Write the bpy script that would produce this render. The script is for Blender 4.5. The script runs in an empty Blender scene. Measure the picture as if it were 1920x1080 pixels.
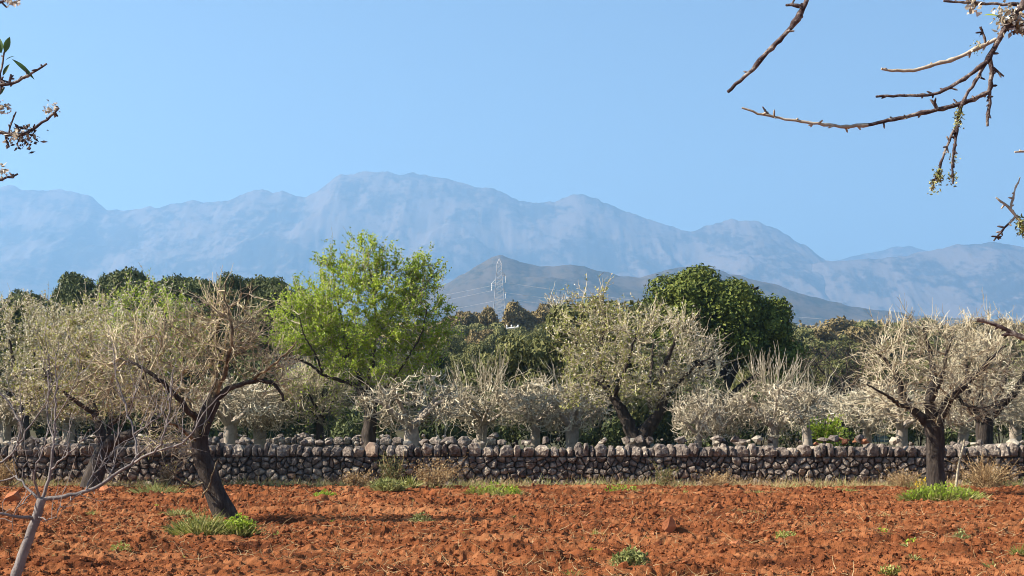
import bpy, math, numpy as np
from mathutils import Vector
R = math.radians
S = bpy.context.scene
COL = S.collection
rng = np.random.default_rng(11)

# ------------------------------------------------------------------ camera, sky, sun, exposure
F = 3000.0            # focal length in pixels of the 1920 px wide photograph
EYE = 1.6             # eye height in metres
HOR = 793.0           # row of the level horizon in the photograph
cam = bpy.data.cameras.new('camera')
cam.sensor_width = 36.0
cam.lens = 36.0 * F / 1920.0
cam.shift_y = (HOR - 540.0) / 1920.0
cam.clip_start = 0.1
cam.clip_end = 60000.0
camo = bpy.data.objects.new('camera', cam)
camo.location = (0, 0, EYE)
camo.rotation_euler = (R(90), 0, 0)
COL.objects.link(camo)
S.camera = camo

SUN_EL = 38.0
SUN_DIR = Vector((-1.0, -0.15, 0.0)).normalized()      # horizontal direction towards the sun
W = bpy.data.worlds.new('World')
S.world = W
W.use_nodes = True
nt = W.node_tree
nt.nodes.clear()
sky = nt.nodes.new('ShaderNodeTexSky')
sky.sky_type = 'NISHITA'
sky.sun_disc = False
sky.sun_elevation = R(SUN_EL)
sky.sun_rotation = math.atan2(SUN_DIR.x, SUN_DIR.y)
sky.air_density = 1.0
sky.dust_density = 0.5
sky.ozone_density = 3.0
bg = nt.nodes.new('ShaderNodeBackground')
bg.inputs['Strength'].default_value = 0.05
out = nt.nodes.new('ShaderNodeOutputWorld')
nt.links.new(sky.outputs[0], bg.inputs[0])
nt.links.new(bg.outputs[0], out.inputs[0])
sl = bpy.data.lights.new('sun', 'SUN')
sl.energy = 5.0
sl.angle = R(0.5)
sl.color = (1.0, 0.90, 0.76)
so = bpy.data.objects.new('sun', sl)
d = Vector((SUN_DIR.x * math.cos(R(SUN_EL)), SUN_DIR.y * math.cos(R(SUN_EL)), math.sin(R(SUN_EL))))
so.rotation_euler = d.to_track_quat('Z', 'Y').to_euler()
so.location = (-40, 10, 60)
COL.objects.link(so)
S.view_settings.view_transform = 'Standard'
S.view_settings.look = 'None'
S.view_settings.gamma = 1.0
S.view_settings.use_curve_mapping = False
S.view_settings.exposure = 1.55
S.cycles.max_bounces = 6
S.cycles.diffuse_bounces = 3
S.cycles.volume_bounces = 1
S.cycles.use_denoising = True
S.cycles.filter_width = 1.0
HAZE_DENSITY = 1.5e-4
HAZE_COLOR = (0.365, 0.65, 1.0)

ORD = ['first', 'second', 'third', 'fourth', 'fifth', 'sixth', 'seventh', 'eighth', 'ninth', 'tenth', 'eleventh', 'twelfth', 'thirteenth', 'fourteenth', 'fifteenth', 'sixteenth', 'seventeenth', 'eighteenth', 'nineteenth', 'twentieth', 'twenty-first', 'twenty-second', 'twenty-third', 'twenty-fourth', 'twenty-fifth', 'twenty-sixth', 'twenty-seventh', 'twenty-eighth']
# ------------------------------------------------------------------ helpers
def hash2(ix, iy, seed):
    h = (ix.astype(np.int64) * 374761393 + iy.astype(np.int64) * 668265263 + seed * 1442695041) & 0xffffffff
    h = ((h ^ (h >> 13)) * 1274126177) & 0xffffffff
    h = h ^ (h >> 16)
    return (h & 0xffff) / 65535.0

def vnoise(x, y, seed=0):
    x = np.asarray(x, float); y = np.asarray(y, float)
    ix = np.floor(x); iy = np.floor(y)
    fx = x - ix; fy = y - iy
    fx = fx * fx * (3 - 2 * fx); fy = fy * fy * (3 - 2 * fy)
    a = hash2(ix, iy, seed); b = hash2(ix + 1, iy, seed)
    c = hash2(ix, iy + 1, seed); e = hash2(ix + 1, iy + 1, seed)
    return (a + (b - a) * fx) * (1 - fy) + (c + (e - c) * fx) * fy

def fbm(x, y, seed=0, octv=5, gain=0.5):
    s = 0; a = 1.0; t = 0
    for k in range(octv):
        s = s + a * vnoise(x * 2 ** k + 17.3 * k, y * 2 ** k - 9.1 * k, seed + k); t += a; a *= gain
    return s / t

def ridged(x, y, seed=0, octv=5, gain=0.55):
    s = 0; a = 1.0; t = 0
    for k in range(octv):
        n = vnoise(x * 2 ** k + 5.3 * k, y * 2 ** k + 3.7 * k, seed + k)
        s = s + a * (1 - np.abs(2 * n - 1)) ** 1.5; t += a; a *= gain
    return s / t

def mesh_np(name, V, quads=None, tris=None, mat=None, smooth=False):
    V = np.asarray(V, np.float32).reshape(-1, 3)
    me = bpy.data.meshes.new(name)
    nq = 0 if quads is None else len(quads); ntr = 0 if tris is None else len(tris)
    me.vertices.add(len(V)); me.vertices.foreach_set('co', V.ravel())
    idx = []; tot = []
    if nq: idx.append(np.asarray(quads).ravel()); tot.append(np.full(nq, 4))
    if ntr: idx.append(np.asarray(tris).ravel()); tot.append(np.full(ntr, 3))
    idx = np.concatenate(idx).astype(np.int32); tot = np.concatenate(tot).astype(np.int32)
    me.loops.add(len(idx)); me.loops.foreach_set('vertex_index', idx)
    me.polygons.add(len(tot))
    st = np.concatenate([[0], np.cumsum(tot)[:-1]]).astype(np.int32)
    me.polygons.foreach_set('loop_start', st)
    me.polygons.foreach_set('use_smooth', np.full(len(tot), smooth))
    me.update(calc_edges=True)
    if mat: me.materials.append(mat)
    return me

def norm(v):
    return v / np.maximum(np.linalg.norm(v, axis=-1, keepdims=True), 1e-9)

class MB:
    """collects vertices, quads and triangles of one mesh"""
    def __init__(s): s.v = []; s.q = []; s.t = []; s.n = 0
    def add(s, V, q=None, t=None):
        V = np.asarray(V, float).reshape(-1, 3)
        if q is not None and len(q): s.q.append(np.asarray(q) + s.n)
        if t is not None and len(t): s.t.append(np.asarray(t) + s.n)
        s.v.append(V); s.n += len(V)
    def tubes(s, P, r, k=3):
        """P (M,N,3) centre lines, r (M,N) radii"""
        P = np.asarray(P, float); r = np.asarray(r, float)
        if P.ndim == 2: P = P[None]; r = r[None]
        M, N, _ = P.shape
        if M == 0: return
        T = norm(np.gradient(P, axis=1))
        mean = norm(P[:, -1] - P[:, 0])
        ref = np.where(np.abs(mean[:, 2:3]) < 0.75, np.array([[0, 0, 1.0]]), np.array([[0.2, 1.0, 0]]))[:, None, :]
        U = norm(np.cross(T, ref)); Wv = np.cross(T, U)
        a = np.arange(k) / k * 2 * np.pi
        V = P[:, :, None, :] + r[:, :, None, None] * (np.cos(a)[None, None, :, None] * U[:, :, None, :] + np.sin(a)[None, None, :, None] * Wv[:, :, None, :])
        base = (np.arange(M) * N * k)[:, None, None] + (np.arange(N - 1) * k)[None, :, None]
        j = np.arange(k)[None, None, :]; j2 = (j + 1) % k
        Q = np.stack([base + j, base + j2, base + k + j2, base + k + j], -1).reshape(-1, 4)
        s.add(V, q=Q)
    def leaves(s, p, dirv, nrm, L, Wd):
        """folded diamond leaves: p (M,3), direction, normal, length, width"""
        M = len(p)
        side = norm(np.cross(dirv, nrm)); n2 = norm(np.cross(side, dirv))
        L = np.broadcast_to(L, (M,))[:, None]; Wd = np.broadcast_to(Wd, (M,))[:, None]
        mid = p + dirv * L * 0.48
        V = np.stack([p, mid + side * Wd / 2 + n2 * Wd * 0.2, p + dirv * L, mid - side * Wd / 2 + n2 * Wd * 0.2], 1)
        b = np.arange(M)[:, None] * 4
        s.add(V, t=np.concatenate([b + np.array([[0, 1, 2]]), b + np.array([[0, 2, 3]])]))
    def mesh(s, name, mat, smooth=False):
        V = np.concatenate(s.v)
        q = np.concatenate(s.q) if s.q else None
        t = np.concatenate(s.t) if s.t else None
        return mesh_np(name, V, q, t, mat, smooth)

def obj(name, me, parent=None, kind=None, label=None, loc=None):
    o = bpy.data.objects.new(name, me)
    COL.objects.link(o)
    if parent is not None: o.parent = parent
    if loc is not None: o.location = loc
    if kind: o['kind'] = kind
    if label: o['label'] = label
    return o

def tag(o, label, cat, group=None):
    o['label'] = label; o['category'] = cat
    if group: o['group'] = group
    return o

def thing(name, label, cat, loc=(0, 0, 0), group=None, rz=0):
    o = bpy.data.objects.new(name, None)
    o.empty_display_size = 0.2
    COL.objects.link(o)
    o.location = loc; o.rotation_euler = (0, 0, rz)
    return tag(o, label, cat, group)

def copy_thing(root, loc, rz=0.0, sc=1.0, label=None, group=None):
    r = root.copy(); COL.objects.link(r)
    r.location = loc; r.rotation_euler = (0, 0, rz)
    r.scale = (sc, sc, sc) if np.isscalar(sc) else sc
    if label: r['label'] = label
    if group: r['group'] = group
    for ch in list(root.children):
        c = ch.copy(); COL.objects.link(c); c.parent = r
    return r

def gz(y):
    """height of the land at distance y: level fields, then a gentle rise to the foothills"""
    y = np.asarray(y, float)
    t = np.clip((y - 62.0) / 640.0, 0, 1)
    s = 40.0 * (t * 0.96 + 0.04 * t * t)
    k = np.clip((y - 62) / 40.0, 0, 1)
    return s * k

def at(px, py, D):
    return np.array([(px - 960.0) / F * D, D, EYE + (HOR - py) / F * D])

def ground_at(px, D):
    return np.array([(px - 960.0) / F * D, D, float(gz(D))])

# ------------------------------------------------------------------ materials
def new_mat(name):
    m = bpy.data.materials.new(name); m.use_nodes = True
    n = m.node_tree; n.nodes.clear()
    o = n.nodes.new('ShaderNodeOutputMaterial')
    return m, n, o

def node(n, typ, **kw):
    x = n.nodes.new(typ)
    for k, v in kw.items():
        if k in x.inputs.keys(): x.inputs[k].default_value = v
        else: setattr(x, k, v)
    return x

def ramp(n, src, stops):
    r = n.nodes.new('ShaderNodeValToRGB')
    el = r.color_ramp.elements
    while len(el) < len(stops): el.new(0.5)
    for e, (p, c) in zip(el, stops):
        e.position = p; e.color = (*c, 1)
    n.links.new(src, r.inputs[0])
    return r

def noise_mat(name, stops, scale=3.0, detail=6.0, rough=0.9, bump=0.0, bscale=20.0, rnd=0.0, stretch=None,
              coord='Object', spec=0.15, isl=0.0, transl=0.0, dist=0.02):
    m, n, o = new_mat(name)
    tc = node(n, 'ShaderNodeTexCoord')
    src = tc.outputs[coord]
    mp = node(n, 'ShaderNodeMapping')
    if stretch: mp.inputs['Scale'].default_value = stretch
    n.links.new(src, mp.inputs[0])
    nz = node(n, 'ShaderNodeTexNoise', Scale=scale, Detail=detail, Roughness=0.62)
    n.links.new(mp.outputs[0], nz.inputs['Vector'])
    fac = nz.outputs[0]
    def addrand(fac, out, amt):
        s = node(n, 'ShaderNodeMath', operation='SUBTRACT'); n.links.new(out, s.inputs[0]); s.inputs[1].default_value = 0.5
        a = node(n, 'ShaderNodeMath', operation='MULTIPLY_ADD'); a.inputs[1].default_value = amt
        n.links.new(s.outputs[0], a.inputs[0]); n.links.new(fac, a.inputs[2])
        return a.outputs[0]
    if rnd:
        oi = node(n, 'ShaderNodeObjectInfo'); fac = addrand(fac, oi.outputs['Random'], rnd)
    if isl:
        ge = node(n, 'ShaderNodeNewGeometry'); fac = addrand(fac, ge.outputs['Random Per Island'], isl)
    r = ramp(n, fac, stops)
    b = node(n, 'ShaderNodeBsdfPrincipled')
    b.inputs['Roughness'].default_value = rough
    b.inputs['Specular IOR Level'].default_value = spec
    n.links.new(r.outputs[0], b.inputs['Base Color'])
    if bump:
        n2 = node(n, 'ShaderNodeTexNoise', Scale=bscale, Detail=5.0, Roughness=0.65)
        n.links.new(mp.outputs[0], n2.inputs['Vector'])
        bp = node(n, 'ShaderNodeBump', Strength=bump, Distance=dist)
        n.links.new(n2.outputs[0], bp.inputs['Height']); n.links.new(bp.outputs[0], b.inputs['Normal'])
    if transl:
        tr = node(n, 'ShaderNodeBsdfTranslucent'); n.links.new(r.outputs[0], tr.inputs[0])
        mx = node(n, 'ShaderNodeMixShader'); mx.inputs[0].default_value = transl
        n.links.new(b.outputs[0], mx.inputs[1]); n.links.new(tr.outputs[0], mx.inputs[2])
        n.links.new(mx.outputs[0], o.inputs[0])
    else:
        n.links.new(b.outputs[0], o.inputs[0])
    return m

M = {}
M['soil'] = noise_mat('red_soil', [(0.34, (0.085, 0.029, 0.014)), (0.5, (0.215, 0.073, 0.028)), (0.66, (0.33, 0.14, 0.06))], scale=0.9, stretch=(0.45, 1.25, 1), detail=10, bump=0.8, bscale=38, dist=0.04, spec=0.02, rough=1.0)
M['clod'] = noise_mat('soil_clod', [(0.2, (0.09, 0.030, 0.014)), (0.5, (0.215, 0.071, 0.028)), (0.85, (0.36, 0.152, 0.07))], scale=1.2, detail=10, isl=0.45, bump=0.4, bscale=40, spec=0.02, rough=1.0)
M['land'] = noise_mat('rough_land', [(0.3, (0.06, 0.04, 0.022)), (0.5, (0.065, 0.06, 0.03)), (0.7, (0.045, 0.055, 0.02))], scale=0.12, detail=8, bump=0.4, bscale=3)
M['stone'] = noise_mat('grey_limestone', [(0.30, (0.05, 0.04, 0.036)), (0.46, (0.165, 0.135, 0.115)), (0.57, (0.27, 0.225, 0.185)), (0.68, (0.55, 0.47, 0.36))], scale=8, detail=10, rnd=0.16, isl=0.12, bump=1.0, bscale=14, dist=0.06)  # pale stops put patchy sunlit highlights into the colour, along with lichen blotches
M['stone_warm'] = noise_mat('ochre_limestone', [(0.25, (0.12, 0.078, 0.06)), (0.5, (0.22, 0.155, 0.115)), (0.8, (0.42, 0.33, 0.24))], scale=4, detail=9, rnd=0.3, bump=0.8, bscale=22, dist=0.03)
M['stone_rust'] = noise_mat('rusty_limestone', [(0.25, (0.17, 0.07, 0.04)), (0.5, (0.33, 0.15, 0.08)), (0.8, (0.48, 0.30, 0.18))], scale=4, detail=9, rnd=0.3, bump=0.8, bscale=22, dist=0.03)
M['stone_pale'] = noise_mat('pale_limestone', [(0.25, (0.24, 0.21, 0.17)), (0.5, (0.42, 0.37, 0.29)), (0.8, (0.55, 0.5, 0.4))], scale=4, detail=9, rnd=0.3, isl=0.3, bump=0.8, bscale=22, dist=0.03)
M['core'] = noise_mat('wall_fill', [(0.3, (0.05, 0.042, 0.036)), (0.7, (0.11, 0.095, 0.08))], scale=6, bump=0.5)
M['bark_dark'] = noise_mat('dark_almond_bark', [(0.3, (0.022, 0.018, 0.016)), (0.55, (0.06, 0.048, 0.04)), (0.8, (0.14, 0.115, 0.09))], scale=9, detail=8, bump=1.0, bscale=24, stretch=(1, 1, 0.3), dist=0.05)
M['bark_lichen'] = noise_mat('lichened_bark', [(0.35, (0.045, 0.036, 0.03)), (0.5, (0.15, 0.115, 0.07)), (0.65, (0.38, 0.31, 0.19))], scale=7, detail=8, bump=0.8, bscale=24, dist=0.03)
M['bark_grey'] = noise_mat('grey_fig_bark', [(0.3, (0.20, 0.17, 0.14)), (0.55, (0.34, 0.29, 0.235)), (0.8, (0.46, 0.40, 0.32))], scale=6, detail=7, bump=0.5, bscale=18, dist=0.03)
M['twig_fig'] = noise_mat('pale_fig_twig', [(0.3, (0.24, 0.20, 0.14)), (0.55, (0.47, 0.41, 0.29)), (0.8, (0.66, 0.60, 0.46))], scale=2.5, isl=0.5, rough=0.7)
M['twig_almond'] = noise_mat('almond_twig', [(0.3, (0.21, 0.175, 0.118)), (0.55, (0.42, 0.362, 0.245)), (0.8, (0.60, 0.54, 0.39))], scale=2.5, isl=0.5, rough=0.8)
M['twig_lichen'] = noise_mat('lichened_twig', [(0.3, (0.19, 0.15, 0.105)), (0.55, (0.42, 0.345, 0.225)), (0.8, (0.60, 0.53, 0.36))], scale=2.5, isl=0.5, rough=0.8)
M['sapling'] = noise_mat('smooth_sapling_bark', [(0.3, (0.12, 0.11, 0.11)), (0.55, (0.22, 0.195, 0.185)), (0.8, (0.34, 0.30, 0.27))], scale=6, bump=0.7, bscale=24, rough=0.8, dist=0.02)
M['leaf_green'] = noise_mat('fresh_almond_leaf', [(0.2, (0.16, 0.24, 0.02)), (0.5, (0.32, 0.44, 0.035)), (0.8, (0.52, 0.60, 0.09))], scale=1.2, isl=0.6, rough=0.5, spec=0.3, transl=0.45)
M['leaf_yellow'] = noise_mat('yellow_green_leaf', [(0.2, (0.20, 0.22, 0.04)), (0.5, (0.36, 0.37, 0.09)), (0.8, (0.52, 0.49, 0.20))], scale=1.2, isl=0.6, rough=0.6, spec=0.2, transl=0.35)
M['bloom'] = noise_mat('faded_blossom', [(0.2, (0.36, 0.31, 0.20)), (0.5, (0.58, 0.52, 0.38)), (0.8, (0.80, 0.75, 0.62))], scale=1.2, isl=0.6, rough=0.7, transl=0.3)
M['leaf_oak'] = noise_mat('evergreen_oak_leaf', [(0.2, (0.035, 0.052, 0.012)), (0.5, (0.105, 0.135, 0.024)), (0.8, (0.23, 0.245, 0.048))], scale=0.8, isl=0.4, rough=0.6, spec=0.15, transl=0.05)
M['leaf_pine'] = noise_mat('dark_evergreen_leaf', [(0.2, (0.035, 0.048, 0.018)), (0.5, (0.085, 0.105, 0.036)), (0.8, (0.16, 0.175, 0.062))], scale=0.6, isl=0.4, rough=0.6, transl=0.1)
M['leaf_olive'] = noise_mat('olive_shrub_leaf', [(0.2, (0.06, 0.068, 0.025)), (0.5, (0.15, 0.155, 0.052)), (0.8, (0.28, 0.26, 0.10))], scale=0.6, isl=0.4, rough=0.6, transl=0.15)
M['leaf_brown'] = noise_mat('rusty_pine_leaf', [(0.2, (0.11, 0.088, 0.04)), (0.5, (0.23, 0.175, 0.075)), (0.8, (0.34, 0.26, 0.12))], scale=0.25, isl=0.3, rough=0.7)
M['grass'] = noise_mat('green_grass', [(0.2, (0.13, 0.15, 0.03)), (0.5, (0.26, 0.28, 0.065)), (0.8, (0.48, 0.44, 0.19))], scale=2, isl=0.6, rough=0.6, transl=0.35)
M['weed'] = noise_mat('grey_green_weed', [(0.2, (0.15, 0.17, 0.055)), (0.5, (0.29, 0.31, 0.10)), (0.8, (0.47, 0.46, 0.21))], scale=2, isl=0.6, rough=0.6, transl=0.3)
M['dry'] = noise_mat('dry_grass', [(0.2, (0.18, 0.11, 0.05)), (0.5, (0.38, 0.25, 0.12)), (0.8, (0.58, 0.45, 0.25))], scale=2, isl=0.7, rough=0.8, transl=0.25)
M['steel'] = noise_mat('galvanised_steel', [(0.3, (0.38, 0.38, 0.39)), (0.7, (0.50, 0.50, 0.50))], scale=1, rough=0.5)
M['wire'] = noise_mat('aluminium_wire', [(0.3, (0.6, 0.6, 0.6)), (0.7, (0.75, 0.75, 0.75))], scale=1, rough=0.4)
M['white'] = noise_mat('white_enamel', [(0.3, (0.75, 0.74, 0.7)), (0.7, (0.82, 0.8, 0.76))], scale=2, rough=0.5)
M['bird'] = noise_mat('dark_plumage', [(0.3, (0.02, 0.02, 0.022)), (0.7, (0.045, 0.04, 0.04))], scale=8)
M['twig_near'] = noise_mat('near_almond_twig', [(0.35, (0.035, 0.022, 0.024)), (0.5, (0.10, 0.07, 0.066)), (0.62, (0.34, 0.29, 0.25))], scale=34, detail=9, bump=1.0, bscale=190, rough=0.8, dist=0.006)
M['twig_pale'] = noise_mat('lichen_pale_twig', [(0.3, (0.20, 0.15, 0.10)), (0.5, (0.42, 0.36, 0.28)), (0.72, (0.60, 0.54, 0.42)), (0.85, (0.55, 0.40, 0.10))], scale=30, detail=6, bump=0.5, bscale=160, rough=0.8, dist=0.003)
M['lichen'] = noise_mat('yellow_lichen', [(0.2, (0.10, 0.11, 0.03)), (0.5, (0.28, 0.29, 0.10)), (0.8, (0.5, 0.48, 0.25))], scale=30, isl=0.7, rough=0.9)
M['petal'] = noise_mat('withered_petal', [(0.2, (0.26, 0.20, 0.12)), (0.5, (0.50, 0.44, 0.34)), (0.8, (0.82, 0.79, 0.72))], scale=30, isl=0.7, rough=0.7, transl=0.3)
M['leaf_near'] = noise_mat('almond_leaf', [(0.2, (0.03, 0.08, 0.02)), (0.5, (0.06, 0.13, 0.03)), (0.8, (0.12, 0.2, 0.04))], scale=12, rough=0.45, spec=0.4, transl=0.3)

def mountain_mat(name, rock, scrub, scale, lo, hi):
    m, n, o = new_mat(name)
    tc = node(n, 'ShaderNodeTexCoord')
    mp = node(n, 'ShaderNodeMapping'); mp.inputs['Scale'].default_value = (1, 0.35, 1.5)
    n.links.new(tc.outputs['Object'], mp.inputs[0])
    a = node(n, 'ShaderNodeTexNoise', Scale=scale, Detail=12.0, Roughness=0.68); n.links.new(mp.outputs[0], a.inputs['Vector'])
    c = node(n, 'ShaderNodeTexNoise', Scale=scale * 0.16, Detail=4.0, Roughness=0.5); n.links.new(mp.outputs[0], c.inputs['Vector'])
    ad = node(n, 'ShaderNodeMath', operation='MULTIPLY_ADD'); ad.inputs[1].default_value = 0.9
    n.links.new(c.outputs[0], ad.inputs[0]); n.links.new(a.outputs[0], ad.inputs[2])
    r = ramp(n, ad.outputs[0], [(lo, scrub), (hi, rock)])
    b = node(n, 'ShaderNodeBsdfPrincipled'); b.inputs['Roughness'].default_value = 1.0; b.inputs['Specular IOR Level'].default_value = 0.0
    n.links.new(r.outputs[0], b.inputs['Base Color']); n.links.new(b.outputs[0], o.inputs[0])
    return m
M['mountain'] = mountain_mat('mountain_rock_and_scrub', (0.13, 0.098, 0.082), (0.025, 0.023, 0.021), 0.022, 0.87, 1.27)
M['hill'] = mountain_mat('hill_scrub', (0.085, 0.064, 0.044), (0.02, 0.022, 0.013), 0.045, 0.80, 1.15)

# ------------------------------------------------------------------ land: ground, field, hill, mountains
def strip_ground():
    ys = np.concatenate([np.linspace(-60, 12, 10), np.linspace(13, 43, 8), np.linspace(46, 120, 20), np.geomspace(130, 800, 30), np.geomspace(1000, 20000, 10)])
    xs = np.concatenate([-np.geomspace(20000, 30, 22), np.linspace(-25, 25, 26), np.geomspace(30, 20000, 22)])
    X, Y = np.meshgrid(xs, ys)
    Z = gz(Y) + np.where(Y > 60, (fbm(X / 40, Y / 40, 3) - 0.5) * np.clip((Y - 60) / 100, 0, 1) * 3, 0)
    inside = (Y > 12.5) & (Y < 44) & (np.abs(X) < 24)
    Z = np.where(inside, -0.35, Z - 0.01)
    ny, nx = X.shape
    i = (np.arange(ny - 1)[:, None] * nx + np.arange(nx - 1)[None]).ravel()
    Q = np.stack([i, i + 1, i + nx + 1, i + nx], -1)
    return mesh_np('ground', np.stack([X, Y, Z], -1), Q, None, M['land'], True)
obj('ground', strip_ground(), kind='structure')

FX0, FY0, FY1 = 23.0, 14.6, 42.5
def soil_h(x, y):
    a = R(-9)                                   # furrows run nearly across the picture, a little towards the upper right
    v = -x * math.sin(-a) * 1.0 + y * math.cos(a)
    w = (fbm(x / 3.5, y / 3.5, 71, 3) - 0.5) * 1.6
    fur = np.sin((v + w) * 2 * np.pi / 1.15)
    mask = np.clip(fbm(x / 2.2, y / 1.5, 73, 3) * 2.6 - 0.9, 0, 1)
    h = fur * 0.10 * mask
    h = h + (fbm(x / 0.9, y / 0.9, 75, 4) - 0.5) * 0.10
    n1 = vnoise(x / 0.17, y / 0.2, 80); n2 = vnoise(x / 0.055 + 9, y / 0.085, 81); n3 = vnoise(x / 0.45, y / 0.4, 82)
    h = h + np.maximum(n1 - 0.5, 0) * (0.05 + 0.15 * np.maximum(n3 - 0.35, 0)) + (n2 - 0.5) * 0.06
    big = vnoise(x / 0.62 + 3, y / 0.55, 85) * 0.75 + vnoise(x / 0.22, y / 0.22, 86) * 0.25
    h = h + np.clip((big - 0.62) / 0.12, 0, 1.5) * 0.02 - np.clip((0.32 - big) / 0.10, 0, 1.4) * 0.06
    fade = np.clip((41.0 - y) / 2.5, 0.25, 1) * np.clip((y - FY0) / 1.0, 0, 1) * np.clip((FX0 - np.abs(x)) / 1.5, 0, 1)
    return h * fade

def field_mesh():
    nr, nc = 420, 700
    y = FY0 * (FY1 / FY0) ** np.linspace(0, 1, nr)
    u = np.linspace(-1, 1, nc)
    Y, U = np.meshgrid(y, u, indexing='ij')
    half = np.minimum(0.36 * Y + 1.2, FX0)
    X = U * half
    Y = Y + (rng.random(Y.shape) - 0.5) * 0.02
    X = X + (rng.random(Y.shape) - 0.5) * 0.012
    Z = soil_h(X, Y)
    i = (np.arange(nr - 1)[:, None] * nc + np.arange(nc - 1)[None]).ravel()
    Q = np.stack([i, i + 1, i + nc + 1, i + nc], -1)
    return mesh_np('ploughed_field', np.stack([X, Y, Z], -1), Q, None, M['soil'], False)
obj('ploughed_field', field_mesh(), kind='structure')
# flat soil around the worked strip
def soil_sheet():
    V = []; Q = []
    def rect(x0, x1, y0, y1):
        b = len(V)
        V.extend([(x0, y0, 0.004), (x1, y0, 0.004), (x1, y1, 0.004), (x0, y1, 0.004)]); Q.append((b, b + 1, b + 2, b + 3))
    rect(-90, 90, -50, FY0)
    for sg in (-1, 1):
        b = len(V)
        V.extend([(sg * (0.36 * FY0 + 1.15), FY0, -0.02), (sg * 95, FY0, -0.02), (sg * 95, FY1, -0.02), (sg * (0.36 * FY1 + 1.15), FY1, -0.02)]); Q.append((b, b + 1, b + 2, b + 3) if sg > 0 else (b + 3, b + 2, b + 1, b))
    return mesh_np('field_margin', V, Q, None, M['soil'])
obj('field_margin', soil_sheet(), kind='structure')

t_ = (1 + 5 ** 0.5) / 2
ICO_V = norm(np.array([(-1, t_, 0), (1, t_, 0), (-1, -t_, 0), (1, -t_, 0), (0, -1, t_), (0, 1, t_), (0, -1, -t_), (0, 1, -t_), (t_, 0, -1), (t_, 0, 1), (-t_, 0, -1), (-t_, 0, 1)], float))
ICO_F = np.array([(0, 11, 5), (0, 5, 1), (0, 1, 7), (0, 7, 10), (0, 10, 11), (1, 5, 9), (5, 11, 4), (11, 10, 2), (10, 7, 6), (7, 1, 8), (3, 9, 4), (3, 4, 2), (3, 2, 6), (3, 6, 8), (3, 8, 9), (4, 9, 5), (2, 4, 11), (6, 2, 10), (8, 6, 7), (9, 8, 1)])

OCT_V = np.array([(1, 0, 0), (-1, 0, 0), (0, 1, 0), (0, -1, 0), (0, 0, 1), (0, 0, -1)], float)
OCT_F = np.array([(0, 2, 4), (2, 1, 4), (1, 3, 4), (3, 0, 4), (2, 0, 5), (1, 2, 5), (3, 1, 5), (0, 3, 5)])
def rocks(C, size, rng, squash=(1, 1, 0.75), rough=0.35, BV=ICO_V, BF=ICO_F):
    """batch of irregular stones: C (M,3), size (M,)"""
    n = len(C); k = len(BV)
    V = BV[None] * (1 + (rng.random((n, k, 1)) - 0.5) * 2 * rough)
    V = V * (np.array(squash)[None, None] * (1 + (rng.random((n, 1, 3)) - 0.5) * 0.7))
    a = rng.random(n) * 6.283; ca, sa = np.cos(a)[:, None], np.sin(a)[:, None]
    X = V[:, :, 0] * ca - V[:, :, 1] * sa; Y = V[:, :, 0] * sa + V[:, :, 1] * ca
    V = np.stack([X, Y, V[:, :, 2]], -1) * size[:, None, None] + C[:, None, :]
    Fc = (BF[None] + (np.arange(n) * k)[:, None, None]).reshape(-1, 3)
    return V.reshape(-1, 3), Fc

def clods():
    n = 64000
    y = 13.5 + (40.3 - 13.5) * rng.random(n) ** 1.25
    x = (rng.random(n) * 2 - 1) * (0.345 * y + 0.6)
    keep = fbm(x / 1.4, y / 1.1, 91, 3) + 0.25 * rng.random(n) > 0.50
    x, y = x[keep], y[keep]
    s = 0.007 + 0.022 * rng.random(len(x)) ** 3 + (rng.random(len(x)) < 0.012) * 0.04 * rng.random(len(x))
    s *= 1 + 0.6 * (y - 16) / 25
    z = soil_h(x, y) + s * 0.3
    C = np.stack([x, y, z], -1)
    big = s > np.quantile(s, 0.88)
    V, Fc = rocks(C[big], s[big], rng, (1, 1, 0.8), 0.4)
    V2, F2 = rocks(C[~big], s[~big], rng, (1, 1, 0.85), 0.45, OCT_V, OCT_F)
    return mesh_np('soil_clods', np.concatenate([V, V2]), None, np.concatenate([Fc, F2 + len(V)]), M['clod'], False)
obj('soil_clods', clods(), kind='stuff')

def profile(pts, xs):
    p = np.array(pts, float)
    return np.interp(xs, p[:, 0], p[:, 1])

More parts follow.
